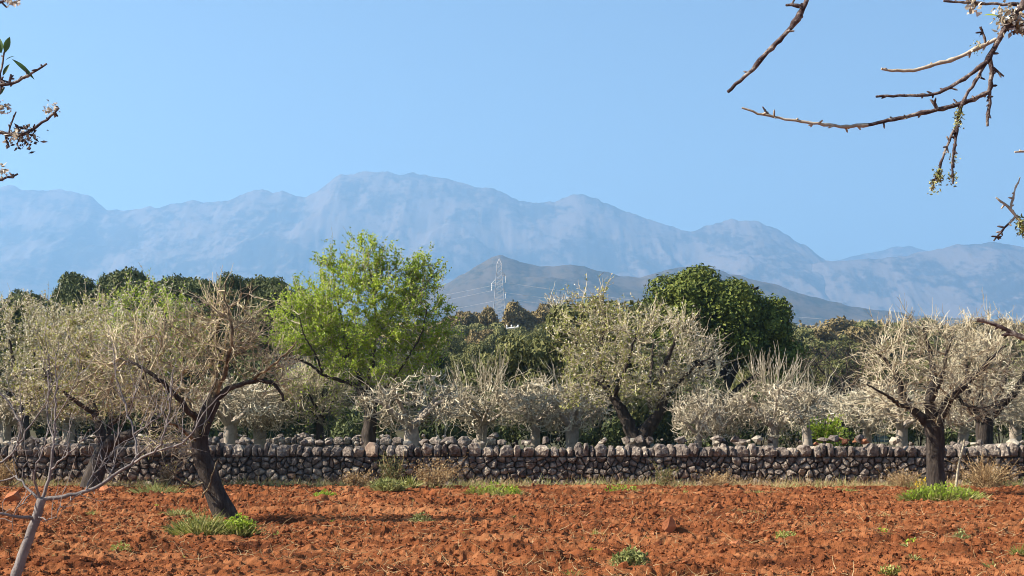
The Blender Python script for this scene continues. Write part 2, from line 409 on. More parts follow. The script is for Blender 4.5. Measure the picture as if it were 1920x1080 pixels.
def range_mesh(name, pts, Dr, depth, base, nx, ny, mat, seed, amp, sc, jag, px0=-700, px1=2620, pw=1.25, back=1.0):
    """a mountain range: its skyline at distance Dr, slopes falling towards and away from the viewer"""
    px = np.linspace(px0, px1, nx)
    pk = profile(pts, px)
    zr = EYE + (HOR - pk) / F * Dr
    x = (px - 960) / F * Dr
    t = np.linspace(0, 1 + back, ny)
    T, XX = np.meshgrid(t, x, indexing='ij')
    ZR = np.broadcast_to(zr, XX.shape)
    YY = Dr - depth + T * depth
    up = np.where(T <= 1, np.clip(T, 0, 1) ** pw, np.clip(1 - (T - 1) / back, 0, 1) ** 1.2)
    env = np.where(T <= 1, 4 * T * (1 - T) + 0.0, 0.5 * (T - 1))
    wx = (fbm(XX / (sc * 0.8), YY / (sc * 0.8), seed + 90, 3) - 0.5) * 0.9
    spur = ridged(XX / sc + wx, YY / (sc * 1.1) + 3 + wx, seed, 6, 0.52) - 0.5
    rough_ = fbm(XX / (sc * 0.3), YY / (sc * 0.3), seed + 40, 5) - 0.5
    Z = base + (ZR - base) * up + env * amp * (spur + 0.4 * rough_)
    Z = Z + jag * (fbm(XX / (sc * 0.08), YY / (sc * 0.25), seed + 60, 4) - 0.5) * np.clip(up * 1.5, 0, 1)
    Y2 = YY + (fbm(XX / sc, YY * 0 + 1.5, seed + 80, 4) - 0.5) * depth * 0.0
    i = (np.arange(ny - 1)[:, None] * nx + np.arange(nx - 1)[None]).ravel()
    Q = np.stack([i, i + 1, i + nx + 1, i + nx], -1)
    return mesh_np(name, np.stack([XX, Y2, Z], -1), Q, None, mat, True)

main_pts = [(-700, 380), (-400, 372), (-200, 360), (-60, 350), (0, 347), (30, 346), (60, 352), (120, 352), (150, 358), (180, 372), (207, 394), (250, 390), (300, 384), (345, 376), (400, 375), (430, 370), (470, 354), (505, 352), (540, 358), (575, 365), (600, 355), (630, 331), (660, 321), (700, 319), (730, 319), (750, 322), (775, 318), (800, 323), (830, 332), (860, 342), (890, 350), (920, 353), (950, 362), (975, 372), (1010, 376), (1040, 376), (1065, 367), (1090, 363), (1120, 370), (1150, 382), (1190, 398), (1230, 412), (1265, 422), (1295, 430), (1330, 420), (1365, 410), (1400, 408), (1420, 410), (1450, 425), (1480, 440), (1510, 458), (1535, 480), (1570, 505), (1640, 545), (1760, 600), (2620, 640)]
far_pts = [(1000, 560), (1400, 510), (1500, 490), (1545, 484), (1600, 471), (1640, 461), (1680, 453), (1700, 451), (1720, 456), (1750, 463), (1800, 470), (1900, 480), (2100, 470), (2620, 500)]
right_pts = [(1300, 640), (1420, 560), (1480, 520), (1540, 486), (1600, 484), (1650, 483), (1700, 477), (1750, 464), (1800, 455), (1850, 451), (1880, 455), (1920, 460), (2000, 466), (2200, 440), (2620, 470)]
hill_pts = [(-700, 640), (500, 625), (700, 590), (800, 545), (840, 524), (870, 508), (900, 493), (925, 481), (940, 478), (955, 483), (975, 490), (1000, 492), (1030, 496), (1070, 493), (1095, 496), (1120, 504), (1160, 511), (1200, 515), (1240, 508), (1270, 499), (1290, 495), (1320, 498), (1350, 505), (1400, 518), (1450, 531), (1500, 547), (1550, 561), (1600, 572), (1650, 580), (1720, 588), (1800, 594), (1920, 604), (2200, 615), (2620, 630)]
obj('mountains', range_mesh('mountains', main_pts, 9000, 2900, 42, 860, 120, M['mountain'], 5, 300, 800, 40, px0=-250, px1=2170), kind='structure')
obj('mountain_ridge', range_mesh('mountain_ridge', right_pts, 8300, 2200, 42, 330, 90, M['mountain'], 25, 230, 800, 30, px0=1300, px1=2170), kind='structure')
obj('distant_mountains', range_mesh('distant_mountains', far_pts, 11500, 1800, 42, 260, 40, M['mountain'], 45, 110, 900, 24, px0=1000, px1=2170), kind='structure')
obj('hill', range_mesh('hill', hill_pts, 4100, 1350, 41, 640, 70, M['hill'], 65, 110, 640, 16, pw=1.1, px0=-250, px1=2170), kind='structure')

# ------------------------------------------------------------------ haze
def haze():
    x0, x1, y0, y1, z0, z1 = -21000, 21000, -300, 13900, -1.6, 1560
    V = [(x, y, z) for z in (z0, z1) for y in (y0, y1) for x in (x0, x1)]
    Q = [(0, 2, 3, 1), (4, 5, 7, 6), (0, 1, 5, 4), (2, 6, 7, 3), (0, 4, 6, 2), (1, 3, 7, 5)]
    m, n, o = new_mat('haze_air')
    v = node(n, 'ShaderNodeVolumePrincipled')
    v.inputs['Color'].default_value = (*HAZE_COLOR, 1)
    v.inputs['Density'].default_value = HAZE_DENSITY
    v.inputs['Anisotropy'].default_value = 0.35
    n.links.new(v.outputs[0], o.inputs['Volume'])
    obj('haze', mesh_np('haze', V, Q, None, m), kind='stuff')
haze()

# ------------------------------------------------------------------ dry stone walls
def clip_poly(P, nx, ny, c):
    out = []
    n = len(P)
    for i in range(n):
        a = P[i]; b = P[(i + 1) % n]
        da = a[0] * nx + a[1] * ny - c; db = b[0] * nx + b[1] * ny - c
        if da <= 0: out.append(a)
        if da * db < 0:
            t = da / (da - db); out.append((a[0] + t * (b[0] - a[0]), a[1] + t * (b[1] - a[1])))
    return out

def voronoi_cells(pts, bounds):
    x0, x1, y0, y1 = bounds
    cells = []
    for i, p in enumerate(pts):
        d2 = ((pts - p) ** 2).sum(1); near = np.argsort(d2)[1:16]
        P = [(x0, y0), (x1, y0), (x1, y1), (x0, y1)]
        for j in near:
            q = pts[j]; nx, ny = q - p; m = (p + q) / 2
            P = clip_poly(P, nx, ny, m[0] * nx + m[1] * ny)
            if len(P) < 3: break
        cells.append(P)
    return cells

def stone_from_poly(P, rs, depth, gap=0.004, bulge=0.075):
    """a rough block: polygon in the wall face (x, z), rounded front, some depth; returns centre and local mesh"""
    P = np.array(P); c = P.mean(0)
    P = P - c
    rad = np.linalg.norm(P, axis=1).mean()
    # cut the corners a little and vary the outline
    Q = []
    n = len(P)
    for i in range(n):
        a, b = P[i], P[(i + 1) % n]
        if np.linalg.norm(b - a) > rad * 0.35:
            Q.append(a * 0.92 + b * 0.08); Q.append(a * 0.12 + b * 0.88)
        else:
            Q.append((a + b) / 2)
    P = np.array(Q); n = len(P)
    P = P * (1 - gap / max(rad, 0.03)) * (1 + (rs.random((n, 1)) - 0.5) * 0.07)
    tx, tz = (rs.random(2) - 0.5) * 1.0
    out = (rs.random() - 0.5) * 0.07
    rings = []
    for s, y in ((0.92, depth), (1.0, 0.04), (0.93, -bulge * 0.35), (0.55 + 0.2 * rs.random(), -bulge)):
        off = (rs.random(2) - 0.5) * rad * (0.3 if s < 0.8 else 0.0)
        X = P * s + off
        y_ = y + X[:, 0] * tx * (y < 0.05) + X[:, 1] * tz * (y < 0.05) + (rs.random(n) - 0.5) * 0.035 * (y < 0.05) + out * (y < 0.05)
        rings.append(np.stack([X[:, 0], y_, X[:, 1]], -1))
    V = np.concatenate(rings + [rings[-1].mean(0)[None] + [[0, -0.012, 0]]])
    Qd = []
    for r_ in range(3):
        for i in range(n):
            j = (i + 1) % n
            Qd.append((r_ * n + i, r_ * n + j, (r_ + 1) * n + j, (r_ + 1) * n + i))
    T = [(3 * n + i, 3 * n + (i + 1) % n, 4 * n) for i in range(n)]
    return c, V, Qd, T

def stone_wall(label, x0, x1, yfun, z0, h_low, h_cap, w_low, w_cap, thick, seed, limit, capvar=0.2, view=(-15.0, 15.0), rubble=None):
    rs = np.random.default_rng(seed)
    root = thing('dry_stone_wall', label, 'stone wall', ((x0 + x1) / 2, float(yfun((x0 + x1) / 2)), z0), 'dry stone walls')
    root['kind'] = 'thing'
    ox, oy = (x0 + x1) / 2, float(yfun((x0 + x1) / 2))
    stones = []          # (size in view, centre, mesh arrays, material)
    # courses of the face
    rows = max(2, int(round(h_low / (w_low * 0.74))))
    pts = []
    rh = h_low / rows
    for r_ in range(rows):
        x = x0 + rs.random() * w_low
        while x < x1:
            pts.append((x, (r_ + 0.5 + (rs.random() - 0.5) * 0.95) * rh)); x += w_low * (0.4 + 1.15 * rs.random())
    pts = np.array(pts)
    for P in voronoi_cells(pts, (x0, x1, -0.12, h_low)):
        if len(P) < 3: continue
        A = np.array(P)
        ext = A.max(0) - A.min(0)
        if ext.min() < 0.04: continue
        c, V, Q, T = stone_from_poly(P, rs, min(0.28, thick * 0.45))
        stones.append((ext[0] * ext[1], c[0], c[1], V, Q, T, 'stone' if rs.random() > 0.03 else 'stone_warm', 0.0))
    # capping course: upright blocks, uneven tops
    x = x0
    while x < x1:
        w = w_cap * (0.5 + 0.95 * rs.random() ** 1.3); h = h_cap * (1.0 + (rs.random() - 0.55) * 2 * capvar)
        jl, jr = (rs.random(2) - 0.5) * 0.09
        P = [(x + jl, h_low), (x + w * 0.5, h_low - 0.03 * rs.random()), (x + w + jr, h_low), (x + w, h_low + h * (0.55 + 0.2 * rs.random())), (x + w * 0.75, h_low + h * (0.92 + 0.12 * rs.random())), (x + w * 0.3, h_low + h * (0.95 + 0.1 * rs.random())), (x, h_low + h * (0.55 + 0.25 * rs.random()))]
        c, V, Q, T = stone_from_poly(P, rs, thick * (0.8 + 0.25 * rs.random()), gap=0.010, bulge=0.09)
        stones.append((w * h, c[0], c[1], V, Q, T, 'stone' if rs.random() > 0.04 else 'stone_warm', -0.03))
        x += w
    # small loose stones bedded along the top
    n = int((x1 - x0) * 5.5)
    for k in range(n):
        xx = x0 + rs.random() * (x1 - x0)
        dens = 0.5 if rubble is None else rubble(xx)
        if rs.random() > dens: continue
        s = 0.05 + 0.10 * rs.random() ** 1.6
        V, T = rocks(np.zeros((1, 3)), np.array([s]), rs, (1.25, 1.0, 0.75), 0.42)
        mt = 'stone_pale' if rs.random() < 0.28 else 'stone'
        if rubble is not None and 7.75 < xx < 9.3 and rs.random() < 0.7: mt = 'stone_rust'
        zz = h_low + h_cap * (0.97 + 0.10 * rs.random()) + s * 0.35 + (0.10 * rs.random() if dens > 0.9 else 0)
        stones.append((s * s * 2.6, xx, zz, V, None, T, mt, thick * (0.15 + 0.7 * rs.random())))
    def seen(s): return s[0] if view[0] < s[1] < view[1] else s[0] * 0.01
    order = sorted(range(len(stones)), key=lambda i: -seen(stones[i]))
    rest = {}
    for rank, i in enumerate(order):
        _, cx, cz, V, Q, T, mt, dy = stones[i]
        p = (cx - ox, float(yfun(cx)) - oy + dy, cz)
        if rank < limit:
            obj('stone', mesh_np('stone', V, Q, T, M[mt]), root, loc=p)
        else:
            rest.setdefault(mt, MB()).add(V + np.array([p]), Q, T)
    mats = list(rest)
    if mats:
        big = MB(); mi = []
        for k, mt in enumerate(mats):
            b = rest[mt]
            for v_, in zip(b.v): pass
            V = np.concatenate(b.v); q = np.concatenate(b.q) if b.q else np.zeros((0, 4), int); t = np.concatenate(b.t)
            big.add(V, q, t); mi.append((k, len(q), len(t)))
        me = big.mesh('small_stones', None)
        for mt in mats: me.materials.append(M[mt])
        nqs = sum(a[1] for a in mi)
        ids = np.concatenate([np.full(a[1], a[0]) for a in mi] + [np.full(a[2], a[0]) for a in mi]).astype(np.int32)
        me.polygons.foreach_set('material_index', ids)
        obj('small_stones', me, root, kind='stuff')
    # earth and rubble fill inside
    xs = np.linspace(x0, x1, 60); ys = yfun(xs) - oy
    prof = [(0.06, -0.15), (0.08, h_low + h_cap * 0.55), (thick - 0.1, h_low + h_cap * 0.6), (thick, -0.15)]
    V = np.stack([np.stack([xs - ox, ys + a, np.full_like(xs, b)], -1) for a, b in prof], 1)
    i = np.arange(59) * 4
    Q = np.concatenate([np.stack([i + a, i + a + 4, i + a + 5, i + a + 1], -1) for a in range(3)])
    obj('rubble_fill', mesh_np('rubble_fill', V, Q, None, M['core'], False), root)
    return root

WY = 41.0
def wall_y(x): return WY + 0.10 * np.sin(np.asarray(x) * 0.33 + 0.6) - 0.018 * np.asarray(x)
def rubble_density(x):
    if 0.8 < x < 10.2: return 0.95
    if x > 12.0: return 0.8
    return 0.55
stone_wall('long dry stone field wall of grey boulders with upright capstones facing the ploughed soil', -17, 17, wall_y, 0, 0.73, 0.32, 0.215, 0.265, 0.75, 3, 300, view=(-13.6, 13.6), rubble=rubble_density)
stone_wall('low shadowed stone wall seen between the trunks behind the front wall', -26, -0.5, lambda x: 62.0 + 0.01 * np.asarray(x), 0, 0.75, 0.3, 0.30, 0.40, 0.7, 5, 150, view=(-20, 0))

# ------------------------------------------------------------------ trees
def colonize(P0, par0, att, step, kill, infl, rs, iters=90, trop=(0, 0, 0.0), jit=0.25, maxn=9000):
    """space colonisation: grows branches from the nodes P0 (parents par0) towards the points att"""
    P = [np.asarray(P0, float)]; par = list(par0)
    allP = P[0]
    att = np.asarray(att, float)
    d = np.linalg.norm(att[:, None] - allP[None], axis=2) if len(att) * len(allP) < 4e7 else None
    ni = d.argmin(1); nd = d.min(1)
    alive = np.ones(len(att), bool)
    trop = np.array(trop)
    cnt = {}
    for it in range(iters):
        sel = alive & (nd < infl)
        if not sel.any():
            break
        idx = ni[sel]
        dv = norm(att[sel] - allP[idx])
        u, inv = np.unique(idx, return_inverse=True)
        acc = np.zeros((len(u), 3)); np.add.at(acc, inv, dv)
        ok = np.array([cnt.get(a, 0) < 4 for a in u])
        if not ok.any(): break
        u = u[ok]; acc = norm(acc[ok]) + trop + rs.normal(0, jit, (len(u), 3))
        new = allP[u] + norm(acc) * step
        for a in u: cnt[a] = cnt.get(a, 0) + 1
        b = len(allP)
        allP = np.concatenate([allP, new]); par.extend(u.tolist())
        dn = np.linalg.norm(att[:, None] - new[None], axis=2)
        m = dn.argmin(1); md = dn[np.arange(len(att)), m]
        better = md < nd
        ni = np.where(better, b + m, ni); nd = np.where(better, md, nd)
        alive &= nd > kill
        if len(allP) > maxn: break
    return allP, np.array(par)

def pipe_radii(par, n, rt, r0):
    c = np.ones(n)
    child = np.zeros(n, int)
    for i in range(n - 1, -1, -1):
        if par[i] >= 0: child[par[i]] += 1
    leaf = np.where(child == 0, 1.0, 0.0)
    tot = leaf.copy()
    for i in range(n - 1, 0, -1):
        if par[i] >= 0: tot[par[i]] += tot[i]
    tot = np.maximum(tot, 1)
    e = math.log(max(tot.max(), 2)) / math.log(r0 / rt)
    return rt * tot ** (1 / e), child

def chains_of(par, rad, n, first):
    """split the grown nodes (index >= first) into polylines; each begins at its parent node"""
    kids = [[] for _ in range(n)]
    for i in range(first, n): kids[par[i]].append(i)
    out = []
    stack = []
    for i in range(first):
        for k in kids[i]: stack.append((i, k))
    while stack:
        a, b = stack.pop()
        ch = [a, b]
        while kids[b]:
            ks = sorted(kids[b], key=lambda k: -rad[k])
            for k in ks[1:]: stack.append((b, k))
            b = ks[0]; ch.append(b)
        out.append(ch)
    return out

def resample(pts, step):
    pts = np.asarray(pts, float)
    # smooth the hand-placed line a little, then even steps
    s = np.concatenate([[0], np.cumsum(np.linalg.norm(np.diff(pts, axis=0), axis=1))])
    n = max(3, int(s[-1] / step) + 1)
    t = np.linspace(0, s[-1], n)
    Q = np.stack([np.interp(t, s, pts[:, k]) for k in range(3)], -1)
    for _ in range(2):
        Q[1:-1] = (Q[:-2] + 2 * Q[1:-1] + Q[2:]) / 4
    return Q, t / s[-1]

def trunk_tube(mb, P, r, rs, k=12, rough=0.12):
    """thick tube with ridged, lumpy bark"""
    n = len(P)
    T = norm(np.gradient(P, axis=0))
    U = norm(np.cross(T, np.array([0.1, 1, 0.05]))); Wv = np.cross(T, U)
    a = np.arange(k) / k * 2 * np.pi
    lump = 1 + rough * (rs.random((1, k)) - 0.5) * 2 + rough * (fbm(np.arange(n)[:, None] * 0.35 + 0 * a[None], np.cos(a)[None] * 1.3 + 7, int(rs.integers(99)), 3) - 0.5) * 3
    V = P[:, None] + (r[:, None] * lump)[:, :, None] * (np.cos(a)[None, :, None] * U[:, None] + np.sin(a)[None, :, None] * Wv[:, None])
    b = np.arange(n - 1)[:, None] * k; j = np.arange(k)[None]; j2 = (j + 1) % k
    Q = np.stack([b + j, b + j2, b + k + j2, b + k + j], -1).reshape(-1, 4)
    mb.add(V, q=Q)
    mb.add(np.concatenate([V[-1], P[-1:] + T[-1:] * r[-1] * 0.3]), t=[(i, (i + 1) % k, k) for i in range(k)])

def ellipsoid_points(n, c, r, rs, shell=0.45, zmin=None):
    v = norm(rs.normal(size=(n * 2, 3)))
    u = (shell + (1 - shell) * rs.random((n * 2, 1))) ** 0.6
    p = np.array(c) + v * u * np.array(r)
    if zmin is not None: p = p[p[:, 2] > zmin]
    return p[:n]

def twig_batch(P, D, L, r0, rs, curl=(0, 0, 0.3), wob=0.25, N=5, tip=0.35):
    M_ = len(P)
    t = np.linspace(0, 1, N)[None, :, None]
    c = np.array(curl)[None] + rs.normal(0, wob, (M_, 3))
    w = rs.normal(0, 0.035, (M_, N, 3)); w[:, 0] = 0
    Q = P[:, None] + L[:, None, None] * (D[:, None] * t + c[:, None] * t * t * 0.6 + w)
    r = np.broadcast_to(r0, (M_,))[:, None] * (1 - (1 - tip) * np.linspace(0, 1, N)[None])
    return Q, r

def arc_batch(P, D, L, r0, rs, N=8, up=0.9, wob=0.5, tip=0.4):
    """twigs that bow round from their first direction until they point upwards"""
    M_ = len(P)
    E = norm(rs.normal(0, wob, (M_, 3)) + np.array([0, 0, up]) + D * 0.15)
    t = np.linspace(0, 1, N)[None, :, None]
    s_ = np.clip(t * 1.15, 0, 1); s_ = s_ * s_ * (3 - 2 * s_)
    d = norm(D[:, None] * (1 - s_) + E[:, None] * s_ + rs.normal(0, 0.12, (M_, N, 3)))
    Q = P[:, None] + np.concatenate([np.zeros((M_, 1, 3)), np.cumsum(d[:, :-1], axis=1)], 1) * (L / (N - 1))[:, None, None]
    r = np.broadcast_to(r0, (M_,))[:, None] * (1 - (1 - tip) * np.linspace(0, 1, N)[None])
    return Q, r

def grow_tree(root, trunk, limbs, att, rs, step=0.14, kill=0.22, infl=1.2, rt=0.006, r0=0.10, trop=(0, 0, 0.05), jit=0.28,
              bark='bark_dark', twigm='twig_almond', ntw=2500, tw_len=(0.15, 0.45), tw_r=0.0055, curl=(0, 0, 0.25), wob=0.3, spread=0.8,
              limb_r=0.03, leaves=None, maxn=6000, fan=0.0, tw_N=5, second=0, maxlimb=12, arc=False, limb_bark=()):
    """trunk: (points, radii); limbs: list of (points, radii); att: attractor points; everything relative to the tree's base"""
    mb = MB()
    P, t = resample(trunk[0], 0.09)
    rr = np.interp(t, np.linspace(0, 1, len(trunk[1])), trunk[1])
    trunk_tube(mb, P, rr, rs)
    obj('trunk', mb.mesh('trunk', M[bark], True), root)
    nodes = [P[int(len(P) * 0.6):]]; par = [-1] + list(range(len(nodes[0]) - 1))
    for li, (pts, rad) in enumerate(limbs):
        lp, t = resample(pts, 0.09)
        lp[1:-1] += rs.normal(0, 0.012, lp[1:-1].shape)
        lr = np.interp(t, np.linspace(0, 1, len(rad)), rad)
        mb = MB(); trunk_tube(mb, lp, lr, rs, 8, 0.10)
        obj('limb', mb.mesh('limb', M['bark_lichen' if li in limb_bark else bark], True), root)
        n0 = sum(map(len, nodes))
        keep = lp[max(1, len(lp) // 4):]
        nodes.append(keep); par += [0] + list(range(n0, n0 + len(keep) - 1))
    P0 = np.concatenate(nodes); first = len(P0)
    A, par = colonize(P0, par, att, step, kill, infl, rs, trop=trop, jit=jit, maxn=maxn)
    n = len(A)
    rad, child = pipe_radii(par, n, rt, r0)
    fine = MB(); nl = 0
    ch = chains_of(par, rad, n, first)
    ch.sort(key=lambda c: -rad[c[1]] * len(c))
    for c in ch:
        pts = A[c]; r_ = rad[c].copy(); r_[0] = r_[1]
        if c[0] >= first: r_[0] = min(rad[c[0]], r_[1] * 1.25)
        big = r_[1] > limb_r and len(c) > 5 and nl < maxlimb
        if len(pts) > 3:
            pts = pts.copy(); pts[1:-1] = (pts[:-2] + 2 * pts[1:-1] + pts[2:]) / 4
        if big:
            nl += 1
            b = MB(); b.tubes(pts, r_, 6); obj('branch', b.mesh('branch', M[bark if r_[1] > 0.03 else twigm], True), root)
        else:
            fine.tubes(pts, r_, 4 if r_[1] > 0.015 else 3)
    # twigs on the thin wood
    dirs = np.zeros_like(A); dirs[1:] = A[1:] - A[np.maximum(par[1:], 0)]
    dirs = norm(dirs)
    thin = np.arange(first, n)
    w = 1.0 / (rad[thin] / rt) ** 0.8
    pick = rs.choice(thin, ntw, p=w / w.sum())
    cen = A.mean(0)
    outw = norm(A[pick] - cen)
    D = norm(dirs[pick] * 0.8 + spread * rs.normal(size=(ntw, 3)) * 0.8 + outw * 0.35 + np.array([0, 0, fan]))
    L = tw_len[0] + (tw_len[1] - tw_len[0]) * rs.random(ntw) ** 1.4
    if arc:
        D = norm(D * np.array([1, 1, 0.5]) + np.array([0, 0, fan]))
        Q, r = arc_batch(A[pick], D, L, tw_r * (0.75 + 0.5 * rs.random(ntw)), rs, tw_N)
    else:
        Q, r = twig_batch(A[pick], D, L, tw_r * (0.75 + 0.5 * rs.random(ntw)), rs, curl, wob, tw_N)
    fine.tubes(Q, r, 3)
    tips = Q
    if second:
        k = rs.integers(0, ntw, second); j = rs.integers(1, tw_N - 1, second)
        base = Q[k, j]; dd = norm(Q[k, j + 1] - Q[k, j])
        D2 = norm(dd + rs.normal(size=(second, 3)) * 0.75 + np.array([0, 0, fan]))
        Q2, r2 = twig_batch(base, D2, L[k] * (0.35 + 0.4 * rs.random(second)), tw_r * 0.7, rs, curl, wob, tw_N)
        fine.tubes(Q2, r2, 3)
        tips = np.concatenate([Q, Q2])
    obj('twigs', fine.mesh('twigs', M[twigm], False), root, kind='stuff')
    for name, mat, number, L_, W_, cond in (leaves or []):
        k = rs.integers(0, len(tips), number * 2); j = rs.random(number * 2) * (tw_N - 1.001)
        ji = j.astype(int); fr = (j - ji)[:, None]
        p = tips[k, ji] * (1 - fr) + tips[k, ji + 1] * fr
        p = p + rs.normal(0, 0.015, p.shape)
        if cond is not None:
            ok = cond(p); p = p[ok]
        p = p[:number]
        dv = norm(rs.normal(size=p.shape) + np.array([0, 0, 0.35]))
        nv = norm(rs.normal(size=p.shape) * 0.75 + np.array([-0.4, -0.12, 0.5]))
        lb = MB(); lb.leaves(p, dv, nv, L_ * (0.6 + 0.8 * rs.random(len(p))), W_ * (0.6 + 0.8 * rs.random(len(p))))
        obj(name, lb.mesh(name, M[mat], False), root, kind='stuff')
    return tips

class Px:
    """places hand-drawn limbs: photograph pixels at a tree's own distance -> local metres"""
    def __init__(s, px, D):
        s.D = D; s.base = ground_at(px, D); s.px = px
    def p(s, q):
        D = s.D + (q[2] if len(q) > 2 else 0)
        return at(q[0], q[1], D) - s.base
    def line(s, L): return [s.p(q) for q in L]
    def m(s, px): return px / F * s.D
    def blob(s, n, cx, cy, rx, ry, rs, dy=0, rd=None, shell=0.45):
        return ellipsoid_points(n, s.p((cx, cy, dy)), (s.m(rx), s.m(rx) * 0.8 if rd is None else rd, s.m(ry)), rs, shell)

# leaning almond in the field
D_ = 25.7; X = Px(428, D_); rs = np.random.default_rng(101)
t = thing('almond_tree', 'bare dark almond tree leaning left in the red field with grass at its foot', 'tree', X.base, 'bare almond trees')
trunk = (X.line([(430, 1002), (424, 975), (405, 930), (388, 885), (373, 845), (372, 812), (384, 780), (402, 748)]), [0.235, 0.2, 0.165, 0.15, 0.145, 0.12])
limbs = [
    (X.line([(402, 748), (418, 735), (445, 722), (480, 713), (508, 714), (524, 728), (531, 752)]), [0.068, 0.041, 0.034, 0.024]),
    (X.line([(475, 712, 0), (495, 695, -.3), (520, 678, -.5), (545, 655, -.6), (556, 640, -.6)]), [0.027, 0.020, 0.010]),
    (X.line([(386, 780), (400, 730, .2), (408, 680, .4), (402, 630, .4), (416, 585, .3), (440, 575, .2), (452, 550, .1)]), [0.061, 0.048, 0.031, 0.014]),
    (X.line([(400, 750), (425, 690, -.2), (436, 640, -.5), (430, 590, -.6), (418, 555, -.6), (424, 525, -.6)]), [0.054, 0.037, 0.024, 0.008]),
    (X.line([(378, 795), (350, 765, -.3), (325, 735, -.5), (298, 712, -.6), (265, 690, -.6), (225, 672, -.5)]), [0.061, 0.041, 0.031, 0.014]),
    (X.line([(374, 815), (358, 770, .4), (342, 720, .8), (346, 670, .9), (325, 610, 1.0)]), [0.051, 0.034, 0.024, 0.010]),
    (X.line([(372, 830), (345, 808, -.6), (315, 790, -1), (285, 745, -1.1), (272, 700, -1.1)]), [0.041, 0.027, 0.020, 0.008]),
    (X.line([(388, 900), (362, 915, -.3), (340, 905, -.5), (318, 885, -.6), (305, 860, -.6)]), [0.027, 0.017, 0.014, 0.005]),
    (X.line([(380, 932, -.2), (395, 905, -.4), (402, 880, -.4), (408, 862, -.4)]), [0.020, 0.014, 0.008]),
]
att = np.concatenate([X.blob(480, 425, 625, 70, 85, rs), X.blob(420, 270, 700, 120, 95, rs), X.blob(260, 345, 675, 90, 100, rs), X.blob(160, 500, 690, 60, 50, rs), X.blob(120, 330, 830, 60, 40, rs)])
grow_tree(t, trunk, limbs, att, rs, twigm='twig_lichen', ntw=1500, second=900, tw_len=(0.12, 0.6), tw_r=0.0075, rt=0.009, r0=0.10, kill=0.26, jit=0.38, wob=0.35,
          limb_bark=(1, 2, 3, 5, 6, 7, 8), leaves=[('buds', 'leaf_yellow', 1500, 0.04, 0.025, None)])

# two-stemmed almond at the foot of the wall
X = Px(178, 39.2); rs = np.random.default_rng(102)
t = thing('almond_tree', 'forked almond tree with stub in front of the wall, left of the leaning one', 'tree', X.base, 'bare almond trees')
trunk = (X.line([(172, 922), (176, 895), (186, 868), (196, 840)]), [0.32, 0.25, 0.22, 0.2])
limbs = [(X.line([(194, 845), (190, 810), (178, 775, .3), (165, 740, .5), (160, 700, .6), (140, 650, .6)]), [0.16, 0.11, 0.08, 0.03]),
         (X.line([(196, 842), (212, 828, -.2), (232, 818, -.3), (252, 812, -.4)]), [0.18, 0.15, 0.12]),
         (X.line([(196, 840), (206, 800, .2), (214, 760, .4), (210, 715, .4), (232, 660, .3)]), [0.10, 0.07, 0.05, 0.02]),
         (X.line([(178, 780), (140, 750, -.4), (105, 725, -.6), (80, 690, -.6)]), [0.07, 0.05, 0.02]),
         (X.line([(206, 800), (245, 760, -.3), (270, 710, -.5), (285, 660, -.6)]), [0.06, 0.04, 0.02])]
att = np.concatenate([X.blob(700, 185, 668, 130, 98, rs), X.blob(350, 130, 720, 110, 70, rs), X.blob(250, 250, 700, 90, 90, rs)])
grow_tree(t, trunk, limbs, att, rs, twigm='twig_almond', ntw=1000, second=700, tw_len=(0.2, 0.7), tw_r=0.010, rt=0.009, r0=0.13, kill=0.34, step=0.18, infl=1.6,
          leaves=[('young_leaves', 'leaf_yellow', 6500, 0.065, 0.036, None), ('faded_blossom', 'bloom', 4500, 0.06, 0.052, None)])

# almond on the right, in front of the wall
X = Px(1752, 35.5); rs = np.random.default_rng(103)
t = thing('almond_tree', 'bare round-headed almond tree on the right rising from a bright green tuft', 'tree', X.base, 'bare almond trees')
trunk = (X.line([(1757, 932), (1754, 900), (1752, 865), (1753, 830), (1751, 800)]), [0.23, 0.20, 0.185, 0.19, 0.21])
limbs = [(X.line([(1750, 806), (1730, 782), (1708, 765), (1692, 742), (1686, 712), (1668, 682), (1640, 655)]), [0.13, 0.09, 0.06, 0.02]),
         (X.line([(1750, 806), (1744, 775), (1742, 748), (1752, 715, .3), (1748, 680, .5), (1738, 640, .6), (1730, 600, .6)]), [0.14, 0.10, 0.06, 0.02]),
         (X.line([(1754, 804), (1766, 775), (1780, 748, -.2), (1802, 728, -.3), (1830, 702, -.4), (1858, 675, -.4), (1885, 648, -.4)]), [0.14, 0.10, 0.06, 0.025]),
         (X.line([(1744, 755), (1757, 730, -.3), (1770, 700, -.5), (1775, 660, -.6), (1790, 620, -.6)]), [0.08, 0.05, 0.02]),
         (X.line([(1705, 765), (1680, 755, -.5), (1655, 735, -.8), (1625, 720, -1)]), [0.06, 0.04, 0.015]),
         (X.line([(1790, 740), (1810, 760, -.4), (1840, 765, -.6), (1865, 760, -.8)]), [0.05, 0.03, 0.012])]
att = np.concatenate([X.blob(1300, 1745, 700, 150, 105, rs), X.blob(350, 1720, 650, 95, 60, rs), X.blob(250, 1830, 690, 80, 70, rs)])
tipsD = grow_tree(t, trunk, limbs, att, rs, twigm='twig_almond', ntw=1400, second=1300, tw_len=(0.15, 0.65), tw_r=0.010, rt=0.010, r0=0.12, kill=0.27, step=0.16, infl=1.5, fan=0.15, maxn=7000)

